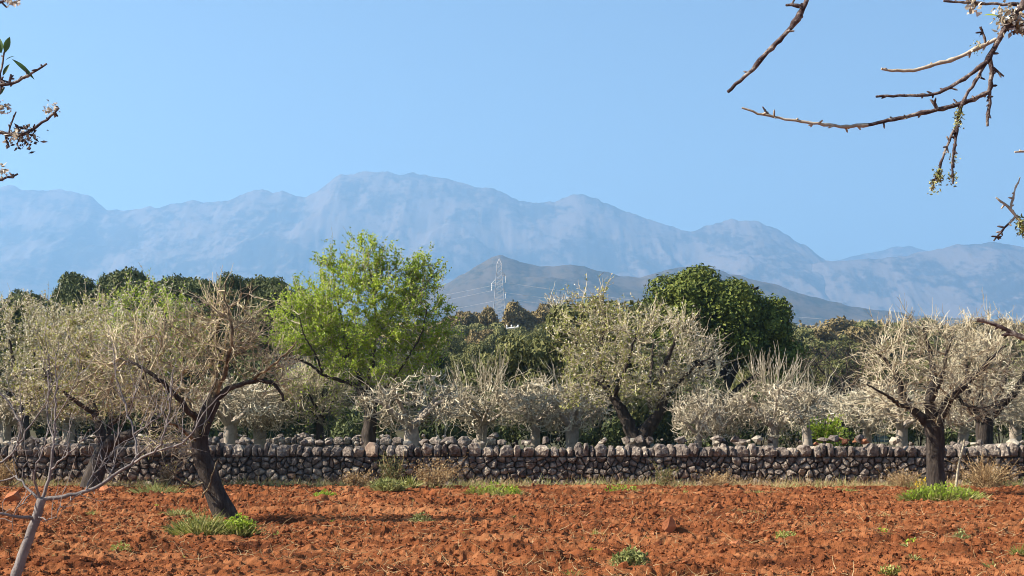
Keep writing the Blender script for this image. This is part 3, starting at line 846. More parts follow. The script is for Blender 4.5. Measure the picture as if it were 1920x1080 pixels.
# the green almond behind the wall
X = Px(697, 47.0); rs = np.random.default_rng(104)
t = thing('almond_tree', 'almond tree in full bright green spring leaf behind the wall', 'tree', X.base)
trunk = (X.line([(694, 898), (692, 850), (692, 810), (697, 775), (688, 745), (678, 718)]), [0.26, 0.22, 0.2, 0.19, 0.2])
limbs = [(X.line([(680, 722), (693, 705), (699, 680), (701, 640), (704, 590), (700, 540), (690, 490)]), [0.086, 0.066, 0.040, 0.013]),
         (X.line([(680, 722), (668, 690), (660, 668), (640, 669), (636, 690)]), [0.079, 0.059, 0.033]),
         (X.line([(656, 668), (648, 640, .4), (640, 600, .6), (630, 550, .7), (622, 500, .7)]), [0.053, 0.033, 0.013]),
         (X.line([(672, 724), (650, 716), (625, 710), (605, 703), (585, 685), (560, 674), (530, 670), (510, 650)]), [0.066, 0.046, 0.033, 0.013]),
         (X.line([(605, 703), (595, 670, -.6), (570, 630, -.9), (560, 590, -1)]), [0.040, 0.026, 0.013]),
         (X.line([(697, 775), (712, 748), (728, 722, -.3), (760, 680, -.6), (790, 630, -.8), (800, 580, -.9)]), [0.059, 0.040, 0.026, 0.013]),
         (X.line([(700, 640), (730, 600, .5), (760, 560, .8), (775, 520, .9)]), [0.040, 0.026, 0.010])]
att = np.concatenate([X.blob(420, 685, 595, 120, 105, rs), X.blob(230, 715, 688, 105, 50, rs), X.blob(230, 682, 503, 56, 52, rs, shell=0.2), X.blob(320, 580, 610, 80, 75, rs), X.blob(320, 775, 610, 75, 80, rs),
                      X.blob(120, 770, 530, 35, 50, rs, shell=0.2), X.blob(90, 620, 510, 30, 45, rs, shell=0.2), X.blob(60, 700, 480, 25, 25, rs), X.blob(60, 805, 520, 18, 40, rs)])
px_h = lambda p: X.base[2] + p[:, 2]
def green_mask(p):
    py = HOR - (p[:, 2] + X.base[2] - EYE) * F / X.D
    pr = rs.random(len(p))
    return pr < np.clip((745 - py) / 95, 0.03, 1)
grow_tree(t, trunk, limbs, att, rs, twigm='twig_almond', ntw=2600, second=2400, tw_len=(0.2, 0.65), tw_r=0.0075, rt=0.010, r0=0.13, kill=0.34, step=0.19, infl=1.7, fan=0.45, curl=(0, 0, 0.35),
          leaves=[('leaves', 'leaf_green', 36000, 0.082, 0.048, green_mask)])

# big twiggy almond in the middle
X = Px(1200, 46.0); rs = np.random.default_rng(105)
t = thing('almond_tree', 'wide almond tree with a black V-shaped fork behind the wall below the evergreen oak', 'tree', X.base, 'bare almond trees')
trunk = (X.line([(1203, 892), (1200, 850), (1198, 822)]), [0.36, 0.33, 0.32])
limbs = [(X.line([(1196, 830), (1182, 806), (1168, 775), (1148, 740), (1132, 720), (1112, 712)]), [0.22, 0.17, 0.12, 0.06]),
         (X.line([(1202, 832), (1216, 800), (1236, 772), (1243, 750), (1240, 715), (1252, 670), (1270, 630)]), [0.22, 0.17, 0.10, 0.03]),
         (X.line([(1136, 724), (1122, 690, .3), (1124, 650, .5), (1136, 605, .6), (1130, 560, .7)]), [0.10, 0.07, 0.03]),
         (X.line([(1150, 745), (1165, 710, -.4), (1180, 670, -.7), (1195, 620, -.9)]), [0.08, 0.05, 0.02]),
         (X.line([(1240, 750), (1275, 715, -.5), (1300, 690, -.8), (1330, 670, -1)]), [0.08, 0.05, 0.02]),
         (X.line([(1225, 785), (1215, 740, .6), (1222, 690, 1.0), (1225, 640, 1.2)]), [0.08, 0.05, 0.02])]
att = np.concatenate([X.blob(1200, 1205, 670, 145, 95, rs), X.blob(350, 1120, 640, 75, 75, rs), X.blob(300, 1300, 690, 70, 75, rs), X.blob(120, 1100, 730, 70, 50, rs), X.blob(60, 1105, 580, 50, 40, rs, shell=0.1)])
def left_mask(p): return rs.random(len(p)) < np.clip(0.75 - (p[:, 0] / X.m(150)), 0.06, 0.9)
grow_tree(t, trunk, limbs, att, rs, twigm='twig_almond', ntw=1600, second=1700, tw_len=(0.18, 0.65), tw_r=0.0115, rt=0.011, r0=0.14, kill=0.32, step=0.18, infl=1.7, fan=0.25, maxn=7000,
          leaves=[('young_leaves', 'leaf_yellow', 5000, 0.075, 0.045, left_mask), ('faded_blossom', 'bloom', 3800, 0.065, 0.055, None)])

# pale blossoming almonds behind the wall on the far left, yellow-green one beside them, dark one on the far right
def simple_almond(label, px, D, cx, cy, rx, ry, seed, leaves, twigm='twig_almond', fork=760, tr=0.17, ntw=1000, group='almond trees behind the wall', bark='bark_dark', lean=0):
    X = Px(px, D); rs = np.random.default_rng(seed)
    t = thing('almond_tree', label, 'tree', X.base, group)
    fx = px + lean
    trunk = (X.line([(px, HOR + EYE * F / D), (px + lean * 0.4, 830), (fx, fork)]), [tr * 1.3, tr, tr * 0.9])
    limbs = []
    for k, a in enumerate((-0.9, -0.3, 0.35, 0.95)):
        e = rs.normal(0, 0.3, 2)
        limbs.append((X.line([(fx, fork + 5), (fx + rx * a * 0.3, fork - 30, e[0]), (fx + (cx - fx) * 0.6 + rx * a * 0.45, (fork + cy) / 2 - 15, e[0] * 2), (cx + rx * a * 0.6, cy - ry * 0.25, e[0] * 3)]), [tr * 0.6, tr * 0.4, tr * 0.13]))
    att = np.concatenate([X.blob(900, cx, cy, rx, ry, rs), X.blob(200, cx + rx * 0.3 * rs.normal(), cy - ry * 0.5, rx * 0.5, ry * 0.6, rs)])
    return grow_tree(t, trunk, limbs, att, rs, twigm=twigm, bark=bark, ntw=ntw, second=ntw // 2, tw_len=(0.2, 0.65), tw_r=0.0115, rt=0.011, r0=tr * 0.6, kill=0.36, step=0.19, infl=1.7, fan=0.2, maxn=5000, leaves=leaves)
simple_almond('pale almond tree covered in faded blossom at the far left edge behind the wall', 45, 50, 40, 655, 120, 98, 111, [('faded_blossom', 'bloom', 7000, 0.07, 0.055, None), ('young_leaves', 'leaf_yellow', 4000, 0.075, 0.042, None)])
simple_almond('almond tree half in pale blossom, half in leaf, behind the forked almond', 135, 55, 145, 655, 120, 92, 112, [('faded_blossom', 'bloom', 5500, 0.075, 0.06, None), ('young_leaves', 'leaf_yellow', 6500, 0.085, 0.05, None)])
simple_almond('almond tree with yellow-green new leaves behind the leaning almond', 285, 52, 285, 628, 115, 92, 113, [('young_leaves', 'leaf_green', 9000, 0.09, 0.05, lambda p: p[:, 2] > 2.7), ('faded_blossom', 'bloom', 4500, 0.075, 0.06, None)])
simple_almond('dark-trunked bare almond tree at the right edge behind the wall', 1846, 45, 1870, 700, 110, 105, 114, [('faded_blossom', 'bloom', 900, 0.06, 0.045, None)], fork=790, tr=0.24, ntw=1500)
simple_almond('dark-stemmed almond with sparse green leaves left of the bright green tree', 600, 50, 590, 740, 75, 50, 115, [('young_leaves', 'leaf_green', 1600, 0.08, 0.045, None)], fork=790, tr=0.13, ntw=1500)

# bare fig trees: four built, then copied
def fig_proto(seed, r, h, tops=0, tr=0.19, th=1.55, leanx=0.0):
    rs = np.random.default_rng(seed)
    t = thing('fig_tree', 'fig', 'tree', (0, 0, 0), 'bare fig trees behind the wall')
    trunk = ([(0, 0, -0.1), (0.02 + leanx * 0.3, 0.02, 0.5), (leanx, 0, th)], [tr * 1.35, tr, tr * 1.05])
    limbs = []
    nl = 6
    for k in range(nl):
        a = k / nl * 6.283 + rs.random() * 0.8
        e = r * (0.5 + 0.2 * rs.random()); zz = th + (h - th) * (0.25 + 0.4 * rs.random())
        limbs.append(([(leanx, 0, th - 0.05), (leanx + math.cos(a) * e * 0.4, math.sin(a) * e * 0.4, th + (zz - th) * 0.35), (leanx + math.cos(a) * e * 0.8, math.sin(a) * e * 0.8, zz * 0.97), (leanx + math.cos(a) * e, math.sin(a) * e, zz)], [tr * 0.5, tr * 0.38, tr * 0.25]))
    att = ellipsoid_points(230, (leanx, 0, (h + th) / 2 - 0.08), (r, r, (h - th) * 0.56), rs, 0.5, zmin=1.35)
    grow_tree(t, trunk, limbs, att, rs, bark='bark_grey', twigm='twig_fig', ntw=480, second=260, tw_len=(0.25, 0.95), tw_r=0.019, rt=0.022, arc=True, r0=tr * 0.5, kill=0.34, step=0.17, infl=1.5, jit=0.38,
              curl=(0, 0, 0.5), wob=0.75, spread=1.2, fan=-0.45, tw_N=8, maxn=3000, limb_r=0.05, maxlimb=4)
    if tops:
        # straight pale shoots standing up out of the crown
        b = MB(); n = tops
        p = ellipsoid_points(n, (leanx, 0, h * 0.86), (r * 0.6, r * 0.6, 0.2), rs, 0.2)
        dv = norm(np.stack([p[:, 0] - leanx, p[:, 1], np.full(len(p), 1.5)], -1) + rs.normal(0, 0.25, (len(p), 3)))
        Q, rr = twig_batch(p, dv, 0.5 + 0.7 * rs.random(len(p)), np.full(len(p), 0.017), rs, (0, 0, 0.4), 0.2, 6)
        b.tubes(Q, rr, 4)
        k = rs.integers(0, len(p), n * 2); 
        Q2, r2 = twig_batch(Q[k, 2], norm(dv[k] + rs.normal(0, 0.45, (n * 2, 3))), 0.25 + 0.4 * rs.random(n * 2), np.full(n * 2, 0.012), rs, (0, 0, 0.5), 0.2, 6)
        b.tubes(Q2, r2, 3)
        obj('shoots', b.mesh('shoots', M['twig_fig']), t, kind='stuff')
    return t
figs = [fig_proto(201, 1.75, 3.05), fig_proto(202, 1.5, 3.1, tops=8), fig_proto(203, 1.35, 2.95, leanx=-0.15, tr=0.15), fig_proto(204, 1.6, 3.1, tops=34, tr=0.16)]
fig_spots = [  # trunk column, distance, which build, turn, scale, label
    (431, 49, 0, 0.3, 1.0, 'pale-trunked bare fig tree behind the leaning almond, first of the left pair'),
    (488, 50, 1, 1.1, 0.95, 'pale-trunked bare fig tree left of the dark-stemmed almond, second of the left pair'),
    (772, 46, 0, 2.0, 1.0, 'bare fig tree with stout pale trunk just right of the bright green almond'),
    (903, 51, 3, 0.7, 1.0, 'bare fig tree with slim pale trunk below the pylon'),
    (1003, 50, 2, 1.7, 1.05, 'leaning bare fig tree two trunks left of the V-forked almond'),
    (1073, 49, 1, 3.3, 0.95, 'bare fig tree next to the left of the V-forked almond'),
    (1306, 43.6, 2, 4.0, (0.62, 0.62, 0.84), 'slender bare fig tree next to the right of the V-forked almond'),
    (1345, 44.6, 0, 5.1, (0.55, 0.6, 0.86), 'bare fig tree with bright straight trunk below the evergreen oak'),
    (1450, 44.2, 3, 2.6, (0.82, 0.85, 0.96), 'bare fig tree with white upright shoots in front of the evergreen oak'),
    (1628, 53, 2, 1.0, 0.98, 'short bare fig tree behind the orange stones on the wall'),
    (1690, 51, 0, 0.0, 0.92, 'bare fig tree behind the round-headed almond, left of its trunk'),
    (1512, 60, 1, 5.0, 1.02, 'bare fig tree behind the green shrub on the wall'),
    (130, 51, 1, 2.2, 1.0, 'grey-trunked bare fig tree at the left behind the forked almond'),
    (1800, 52, 2, 2.9, 1.0, 'bare fig tree behind the leaning stake'),
    (10, 52, 0, 1.2, 1.0, 'bare fig tree at the left end of the row'),
    (1905, 54, 1, 0.6, 1.0, 'bare fig tree at the right end of the row'),
]
used = set()
for px, D, k, a, sc, lab in fig_spots:
    loc = ground_at(px, D)
    if k not in used:
        used.add(k); o = figs[k]; o.location = loc; o.rotation_euler = (0, 0, a); o.scale = (sc, sc, sc) if np.isscalar(sc) else sc; o['label'] = lab
    else:
        copy_thing(figs[k], loc, a, sc, lab)

# ------------------------------------------------------------------ leafy evergreens
def crown_mesh(mb, c, r, nlobes, lobe_r, nleaf, leaf, rs, flat=0.35, zmin=-0.55, lobe_sq=0.8):
    v = norm(rs.normal(size=(nlobes * 3, 3)))
    v = v[v[:, 2] > zmin][:nlobes]
    u = 0.35 + 0.65 * rs.random((len(v), 1)) ** 0.45
    C = np.array(c) + v * u * (np.array(r) - lobe_r * 0.7)
    lr = lobe_r * (0.6 + 0.7 * rs.random(len(C)))
    w = lr ** 2
    k = rs.choice(len(C), nleaf, p=w / w.sum())
    n = norm(rs.normal(size=(nleaf, 3)) + np.array([0, 0, 0.25]))
    sh = (0.55 + 0.5 * rs.random((nleaf, 1)) ** 0.5)
    p = C[k] + n * sh * lr[k][:, None] * np.array([1, 1, lobe_sq])
    dv = norm(rs.normal(size=p.shape) + n * 0.3)
    nv = norm(n + rs.normal(size=p.shape) * 0.38)
    dv = norm(np.cross(nv, rs.normal(size=p.shape)))
    s = leaf * (0.6 + 0.8 * rs.random(nleaf))
    mb.leaves(p, dv, nv, s, s * 0.55)
    return C

def leafy_tree(name, label, cat, loc, crown, trunk_h, tr, mat, rs, group=None, nleaf=9000, leaf=0.2, nlobes=40, lobe=0.7, bark='bark_dark', stems=4):
    """crown: list of (centre, radii, share)"""
    t = thing(name, label, cat, loc, group)
    mb = MB(); P, tt = resample([(0, 0, -0.2), (0.05, 0.03, trunk_h * 0.5), (0, 0, trunk_h)], max(0.1, trunk_h / 8))
    trunk_tube(mb, P, tr * (1.3 - 0.5 * tt), rs, 8)
    obj('trunk', mb.mesh('trunk', M[bark], True), t)
    cm = MB(); lim = MB()
    for c, r, share in crown:
        C = crown_mesh(cm, c, r, max(3, int(nlobes * share)), lobe, int(nleaf * share), leaf, rs)
        for q in C[:max(1, int(stems * share + 0.5))]:
            P, tt = resample([(0, 0, trunk_h * 0.85), (q[0] * 0.4, q[1] * 0.4, trunk_h + (q[2] - trunk_h) * 0.5), tuple(q)], 0.4)
            lim.tubes(P, tr * 0.45 * (1 - 0.75 * tt), 5)
    obj('limbs', lim.mesh('limbs', M[bark], True), t, kind='stuff')
    obj('crown', cm.mesh('crown', M[mat], False), t, kind='stuff')
    return t

# the evergreen oak: a broad dome with lobes
D = 76.0; X = Px(1345, D); rs = np.random.default_rng(301)
def cr(cx, cy, rx, ry, share, dy=0): return (tuple(X.p((cx, cy, dy))), (X.m(rx), X.m(rx) * 0.95, X.m(ry)), share)
leafy_tree('evergreen_oak', 'large dark evergreen oak rising in a dome behind the bare trees', 'tree', X.base,
           [cr(1290, 585, 85, 75, 0.34), cr(1370, 620, 85, 80, 0.28), cr(1425, 640, 84, 86, 0.26), cr(1440, 600, 40, 44, 0.08), cr(1260, 660, 70, 80, 0.14), cr(1392, 572, 34, 36, 0.05, -.5), cr(1368, 575, 66, 58, 0.16), cr(1222, 610, 32, 50, 0.05), cr(1466, 668, 40, 55, 0.07), cr(1300, 530, 40, 26, 0.05)],
           2.2, 0.4, 'leaf_oak', rs, None, 42000, 0.185, 92, 0.82, stems=12)

def tree_set(name, seeds, H, r, mat, nleaf, leaf, nlobes, lobe, cat='tree', squat=1.0, low=0.0, tr=0.2):
    out = []
    for s in seeds:
        rs = np.random.default_rng(s)
        th = H * (0.38 - low)
        c = [((0, 0, H * (0.62 - low * 0.6)), (r, r, H * (0.38 + low * 0.5)), 0.7), ((r * 0.35 * rs.normal(), r * 0.3, H * 0.78), (r * 0.6, r * 0.6, H * 0.22), 0.3)]
        o = leafy_tree(name, 'x', cat, (0, 0, 0), c, th, tr, mat, rs, None, nleaf, leaf, nlobes, lobe)
        out.append(o)
    return out

def place(protos, spots, group):
    """spots: (column, distance, top row, width in pixels, which, label)"""
    used = set()
    for px, D, top, wpx, k, lab in spots:
        pr = protos[k % len(protos)]
        base = ground_at(px, D)
        H = (HOR - top) / F * D + EYE - base[2]
        sz = H / pr['h0']; sw = max((wpx / F * D) / (2 * pr['r0']), 0.74 * sz)
        a = (px * 0.37) % 6.28
        if id(pr) not in used:
            used.add(id(pr)); pr.location = base; pr.rotation_euler = (0, 0, a); pr.scale = (sw, sw, sz); pr['label'] = lab; pr['group'] = group
        else:
            copy_thing(pr, base, a, (sw, sw, sz), lab, group)

def protos(name, seeds, H, r, *a, **k):
    P = tree_set(name, seeds, H, r, *a, **k)
    for p in P: p['h0'] = H; p['r0'] = r
    return P

# dark evergreens behind the left orchard
pp = protos('evergreen_tree', (311, 312, 313), 8.0, 2.6, 'leaf_pine', 12000, 0.22, 42, 0.75, low=0.1)
place(pp, [
    (160, 100, 499, 110, 0, 'tallest dark evergreen at the left, standing clear of the row'),
    (60, 105, 545, 120, 1, 'low dark evergreen at the far left behind the pale blossom'),
    (100, 98, 538, 70, 2, 'small dark evergreen just left of the tallest one'),
    (215, 104, 506, 50, 1, 'narrow dark evergreen just right of the tallest one'),
    (247, 106, 504, 50, 2, 'second narrow evergreen right of the tallest one'),
    (290, 101, 512, 90, 0, 'broad dark evergreen above the yellow-green almond'),
    (345, 103, 512, 90, 1, 'dark evergreen left of the dead branch tip of the leaning almond'),
    (405, 100, 510, 90, 2, 'dark evergreen behind the top of the leaning almond'),
    (462, 103, 514, 70, 0, 'dark evergreen right of the top of the leaning almond'),
    (495, 101, 513, 70, 1, 'dark evergreen between the leaning and the green almond'),
    (528, 104, 518, 80, 2, 'dark evergreen half hidden by the left side of the green almond'),
    (585, 108, 540, 110, 0, 'dark evergreen wholly behind the green almond'),
    (15, 110, 542, 90, 2, 'dark evergreen at the left edge of the row'),
    (320, 96, 528, 170, 1, 'wide low evergreen in front of the row above the yellow-green almond'),
    (430, 97, 524, 170, 0, 'wide low evergreen in front of the row right of the leaning almond top'),
    (205, 97, 530, 150, 2, 'wide low evergreen in front of the tallest one'),
    (265, 99, 516, 120, 0, 'bushy evergreen filling the row between the two narrow ones and the broad one'),
    (130, 97, 528, 120, 1, 'bushy evergreen at the left foot of the tallest one'),
    (35, 99, 538, 120, 0, 'bushy evergreen near the left edge behind the pale blossom'),
    (375, 99, 517, 110, 1, 'bushy evergreen left of the top of the leaning almond'),
    (510, 99, 520, 110, 0, 'bushy evergreen against the left side of the green almond'),
    (230, 102, 511, 90, 2, 'evergreen filling the skyline gap between the two narrow ones'),
    (318, 102, 514, 80, 0, 'evergreen filling the skyline gap right of the broad one'),
    (440, 102, 516, 80, 1, 'evergreen filling the skyline gap right of the leaning almond top'),
    (380, 94, 560, 150, 0, 'low evergreen in front of the row behind the leaning almond'),
    (470, 93, 570, 130, 2, 'low evergreen below the row left of the green almond'),
    (640, 98, 600, 130, 1, 'low evergreen behind the trunk of the green almond'),
    (820, 95, 655, 70, 1, 'small dark evergreen peeping out right of the green almond'),
], 'dark evergreens behind the orchard')

# rusty pines round the pylon
pp = protos('pine_tree', (321, 322, 323), 8.0, 3.4, 'leaf_brown', 6000, 0.55, 34, 1.1, low=0.05)
place(pp, [
    (972, 260, 568, 62, 0, 'rounded rusty pine just right of the pylon'),
    (1002, 270, 580, 40, 1, 'lower rusty pine between the two round ones right of the pylon'),
    (1028, 262, 567, 58, 2, 'second rounded rusty pine right of the pylon'),
    (908, 265, 578, 40, 0, 'reddish pine just left of the pylon'),
    (875, 255, 582, 60, 1, 'rusty pine between the green almond and the pylon'),
    (850, 250, 590, 50, 2, 'rusty pine beside the right edge of the green almond'),
    (925, 300, 595, 40, 2, 'low pine at the foot of the pylon'),
    (950, 310, 602, 40, 0, 'low pine behind the white-topped power pole'),
], 'rusty pines near the pylon')

# olive-green scrub in the middle distance and behind the figs
pp = protos('shrub', (331, 332, 333), 4.0, 2.6, 'leaf_olive', 9000, 0.2, 34, 0.62, cat='shrub', low=0.3, tr=0.12)
names = ['between', 'behind', 'beyond']
spots = [
    (962, 72, 628, 96, 0, 'upright grey-green wild olive standing left of the V-forked almond, below the pines'),
    (1158, 70, 560, 75, 1, 'green bush top showing above the left side of the V-forked almond'),
    (1110, 80, 590, 80, 2, 'olive bush behind the thin shoots of the V-forked almond'),
    (870, 100, 665, 80, 1, 'green bush right of the green almond below the pines'),
    (905, 130, 640, 90, 2, 'low green bush below the reddish pine'),
    (1050, 120, 630, 110, 0, 'green scrub bush below the second rounded pine'),
    (1000, 150, 622, 90, 1, 'flat green bush at the foot of the rounded pines'),
    (850, 160, 625, 80, 0, 'green scrub right behind the green almond'),
    (1470, 84, 676, 90, 0, 'dark bush behind the white-shooted fig at the right foot of the oak'),
    (1400, 88, 690, 100, 1, 'dark bush under the middle of the evergreen oak'),
    (1520, 86, 690, 90, 2, 'dark bush left of the drooping bare tree'),
    (690, 96, 655, 110, 2, 'green bush seen through the lower fork of the green almond'),
    (760, 92, 668, 110, 0, 'green bush right of the fork of the green almond'),
    (620, 94, 668, 110, 1, 'green bush left of the fork of the green almond'),
    (820, 90, 690, 90, 2, 'low green bush under the right side of the green almond'),
]
place(pp, spots, 'bushes in the middle distance')
low = []
xs_ = [-20, 60, 140, 215, 290, 365, 440, 520, 600, 680, 760, 835, 905, 975, 1050, 1125, 1200, 1275, 1350, 1425, 1500, 1575, 1650, 1725, 1800, 1875, 1950]
for i, px in enumerate(xs_):
    top = 700 + 22 * ((i * 7) % 5) / 4 - (45 if px < 500 else 0) + (15 if px > 1500 else 0)
    low.append((px, 66 + (i * 5) % 9, top + (10 if i % 2 else 0), 125, i, 'undergrowth bush coloured dark as shade behind the bare figs, %s from the left edge of the photo' % ORD[i]))
place(protos('undergrowth_shrub', (341, 342, 343), 3.2, 2.0, 'leaf_pine', 7000, 0.18, 30, 0.55, cat='shrub', low=0.36, tr=0.08), low, 'undergrowth behind the figs')  # darker leaf colour stands in for the shade behind the fig trunks

# far scrub on the right and up to the foothills
pp = protos('scrub_tree', (351, 352, 353), 6.0, 3.2, 'leaf_olive', 5000, 0.42, 34, 0.9, low=0.22)
pb = protos('scrub_tree', (354, 355), 6.0, 3.4, 'leaf_brown', 4500, 0.45, 30, 0.95, low=0.22)
rs = np.random.default_rng(360)
sg = []; sb = []
for i in range(46):
    row = i % 4
    px = 1440 + (i // 4) * 46 + rs.random() * 30 - (20 if row % 2 else 0)
    D = (120, 165, 215, 290)[row]
    top = (668, 640, 618, 606)[row] + rs.normal() * 4
    w = 75 + 30 * rs.random()
    (sb if (row >= 2 and rs.random() < 0.45) else sg).append((px, D + 8 * rs.random(), top, w, i, 'scrub tree below the hill, %s row, %s to the right of the oak' % (('front', 'second', 'third', 'farthest')[row], ORD[i // 4])))
for i in range(22):
    px = 830 + i * 12 + rs.random() * 20; row = i % 3
    D = (170, 215, 240)[row]; top = (640, 618, 606)[row] + rs.normal() * 4
    (sb if rs.random() < 0.25 else sg).append((px, D, top, 60, i, 'low scrub tree below the pylon, %s row, %s from the green almond' % (('front', 'middle', 'back')[row], ORD[i // 3])))
place(pp, sg, 'scrub trees in the distance'); place(pb, sb, 'rusty scrub trees in the distance')
def far_wood():
    mb = MB(); rs = np.random.default_rng(370)
    n = 520
    px = -100 + 2120 * rs.random(n); D = 330 + 330 * rs.random(n)
    k = rs.random((n, 1))
    for i in range(n):
        b = ground_at(px[i], D[i]); r = 3 + 1.5 * rs.random(); h = 3.5 + 2.2 * rs.random()
        m = 70
        v = norm(rs.normal(size=(m, 3))); v[:, 2] = np.abs(v[:, 2])
        p = b + v * np.array([r, r, h]) * (0.75 + 0.35 * rs.random((m, 1)))
        mb.leaves(p, norm(rs.normal(size=(m, 3))), norm(v + 0.5 * rs.normal(size=(m, 3))), 1.7, 1.2)
    return mb.mesh('distant_wood', M['leaf_brown'])
obj('distant_wood', far_wood(), kind='stuff')

# a dark drooping bare tree right of the oak, a dead snag by the pines, a green shrub on the wall
simple_almond('dark drooping bare tree with arching branches right of the evergreen oak', 1585, 72, 1570, 690, 80, 50, 116, None, twigm='bark_dark', fork=740, tr=0.14, ntw=500, group='bare almond trees')
rs = np.random.default_rng(401)
t = thing('dead_tree', 'small white leafless dead tree at the right end of the rusty pines', 'tree', ground_at(1046, 150))
b = MB(); P, tt = resample([(0, 0, -0.1), (0.1, 0, 3.0), (0.0, 0, 6.0)], 0.4); b.tubes(P, 0.16 - 0.06 * tt, 6); obj('trunk', b.mesh('trunk', M['bark_grey'], True), t)
b = MB(); n = 26
Q, r = twig_batch(np.array([[0, 0, 1.0]]) * (5.0 + 2.0 * rs.random((n, 1))), norm(np.stack([rs.normal(0, 0.8, n), rs.normal(0, 0.5, n), np.full(n, 0.8)], -1)), 1.0 + 1.6 * rs.random(n), np.full(n, 0.06), rs, (0, 0, 0.3), 0.25, 6)
b.tubes(Q, r, 4); k = rs.integers(0, n, 40)
Q, r = twig_batch(Q[k, 3], norm(rs.normal(size=(40, 3)) + np.array([0, 0, 0.7])), 0.5 + 0.8 * rs.random(40), np.full(40, 0.035), rs, (0, 0, 0.3), 0.25, 5)
b.tubes(Q, r, 3); obj('branches', b.mesh('branches', M['twig_fig']), t, kind='stuff')

def small_shrub(name, label, px, D, wpx, hpx, mat, seed, n=900, leaf=0.07, z=None, group=None, twig='dry', nst=26):
    """bushy plant: stems from one root with leaves on them"""
    rs = np.random.default_rng(seed)
    loc = ground_at(px, D)
    if z is not None: loc[2] = z
    t = thing(name, label, 'shrub' if 'shrub' in name else 'plant', loc, group)
    w = wpx / F * D / 2; h = hpx / F * D
    a = rs.random(nst) * 6.283; e = rs.random(nst) ** 0.6
    D_ = norm(np.stack([np.cos(a) * e * w, np.sin(a) * e * w * 0.8, h * (0.55 + 0.5 * rs.random(nst))], -1)); L = np.sqrt((e * w) ** 2 + h ** 2) * (0.6 + 0.4 * rs.random(nst))
    st = rs.normal(0, w * 0.12, (nst, 3)); st[:, 2] = -0.03
    Q, r = twig_batch(st, D_, L, np.full(nst, max(0.004, h * 0.012)), rs, (0, 0, -0.1), 0.2, 6)
    b = MB(); b.tubes(Q, r, 3); obj('stems', b.mesh('stems', M[twig]), t, kind='stuff')
    k = rs.integers(0, nst, n); j = 1.0 + rs.random(n) * 3.99; ji = j.astype(int); fr = (j - ji)[:, None]
    p = Q[k, ji] * (1 - fr) + Q[k, np.minimum(ji + 1, 5)] * fr + rs.normal(0, min(w, h) * 0.10, (n, 3))
    p[:, 2] = np.maximum(p[:, 2], 0.01)
    b = MB(); b.leaves(p, norm(rs.normal(size=(n, 3)) + np.array([0, 0, 0.6])), norm(rs.normal(size=(n, 3))), leaf * (0.6 + 0.8 * rs.random(n)), leaf * 0.5)
    obj('leaves', b.mesh('leaves', M[mat]), t, kind='stuff')
    return t
small_shrub('shrub', 'bright green leafy shrub growing behind the wall left of the orange stones', 1550, 43.5, 72, 75, 'leaf_green', 402, 1800, 0.09, z=0.75)

# ------------------------------------------------------------------ weeds, grass, stones in the field
def dist_at(py): return EYE * F / (py - HOR)

def blades_mesh(n, w, dep, h, rs, width=0.008, lean=0.6, mat='grass', ring=0.7, name='blades'):
    """n curved grass blades in an oval patch"""
    a = rs.random(n) * 6.283; e = rs.random(n) ** ring
    p = np.stack([np.cos(a) * e * w, np.sin(a) * e * dep, np.full(n, -0.03)], -1)
    dv = norm(np.stack([np.cos(a) * e * lean + rs.normal(0, 0.3, n), np.sin(a) * e * lean + rs.normal(0, 0.3, n), np.ones(n)], -1))
    L = h * (0.45 + 0.65 * rs.random(n)) * (1.1 - 0.5 * e)
    droop = rs.random(n)[:, None] * np.array([[0, 0, -0.5]]) + np.stack([dv[:, 0], dv[:, 1], 0 * a], -1) * 0.8
    side = norm(np.cross(dv, rs.normal(size=(n, 3)))) * (width * (0.6 + 0.8 * rs.random(n)))[:, None]
    V = []
    for t, wd in ((0, 1.0), (0.4, 0.9), (0.75, 0.6)):
        c = p + L[:, None] * (dv * t + droop * t * t * 0.5)
        V += [c - side * wd, c + side * wd]
    V.append(p + L[:, None] * (dv + droop * 0.5))
    V = np.stack(V, 1); b = np.arange(n)[:, None] * 7
    m = MB(); m.add(V, np.concatenate([b + np.array([[0, 1, 3, 2]]), b + np.array([[2, 3, 5, 4]])]), b + np.array([[4, 5, 6]]))
    return m.mesh(name, M[mat])

def tuft(name, label, cat, px, py, wpx, hpx, n, mat, seed, width=0.008, lean=0.6, group=None, D=None, extra=None):
    rs = np.random.default_rng(seed)
    D = D or dist_at(py)
    x = (px - 960) / F * D
    o = thing(name, label, cat, (x, D, float(soil_h(np.array(x), np.array(D)))), group)
    w = wpx / F * D / 2; h = hpx / F * D
    obj('blades', blades_mesh(n, w, max(w * 0.6, 0.06), h, rs, width, lean, mat), o, kind='stuff')
    if extra:
        mt, ne, s, hh = extra
        a = rs.random(ne) * 6.283; e = rs.random(ne) ** 0.6
        p = np.stack([np.cos(a) * e * w, np.sin(a) * e * w * 0.6, h * hh * (0.3 + 0.7 * rs.random(ne)) * (1.05 - 0.5 * e)], -1)
        b = MB(); b.leaves(p, norm(rs.normal(size=(ne, 3)) + np.array([0, 0, 0.4])), norm(rs.normal(size=(ne, 3))), s, s * 0.6)
        obj('leaves' if mt != 'flower' else 'flowers', b.mesh('leaves', M[mt]), o, kind='stuff')
    return o
M['flower'] = noise_mat('yellow_flower', [(0.3, (0.6, 0.38, 0.03)), (0.7, (0.8, 0.55, 0.05))], scale=2)
tuft('grass_tuft', 'pale green grass tuft at the left foot of the leaning almond', 'grass', 378, 1006, 100, 60, 900, 'grass', 501, 0.007, 0.9, extra=('weed', 300, 0.05, 0.7))
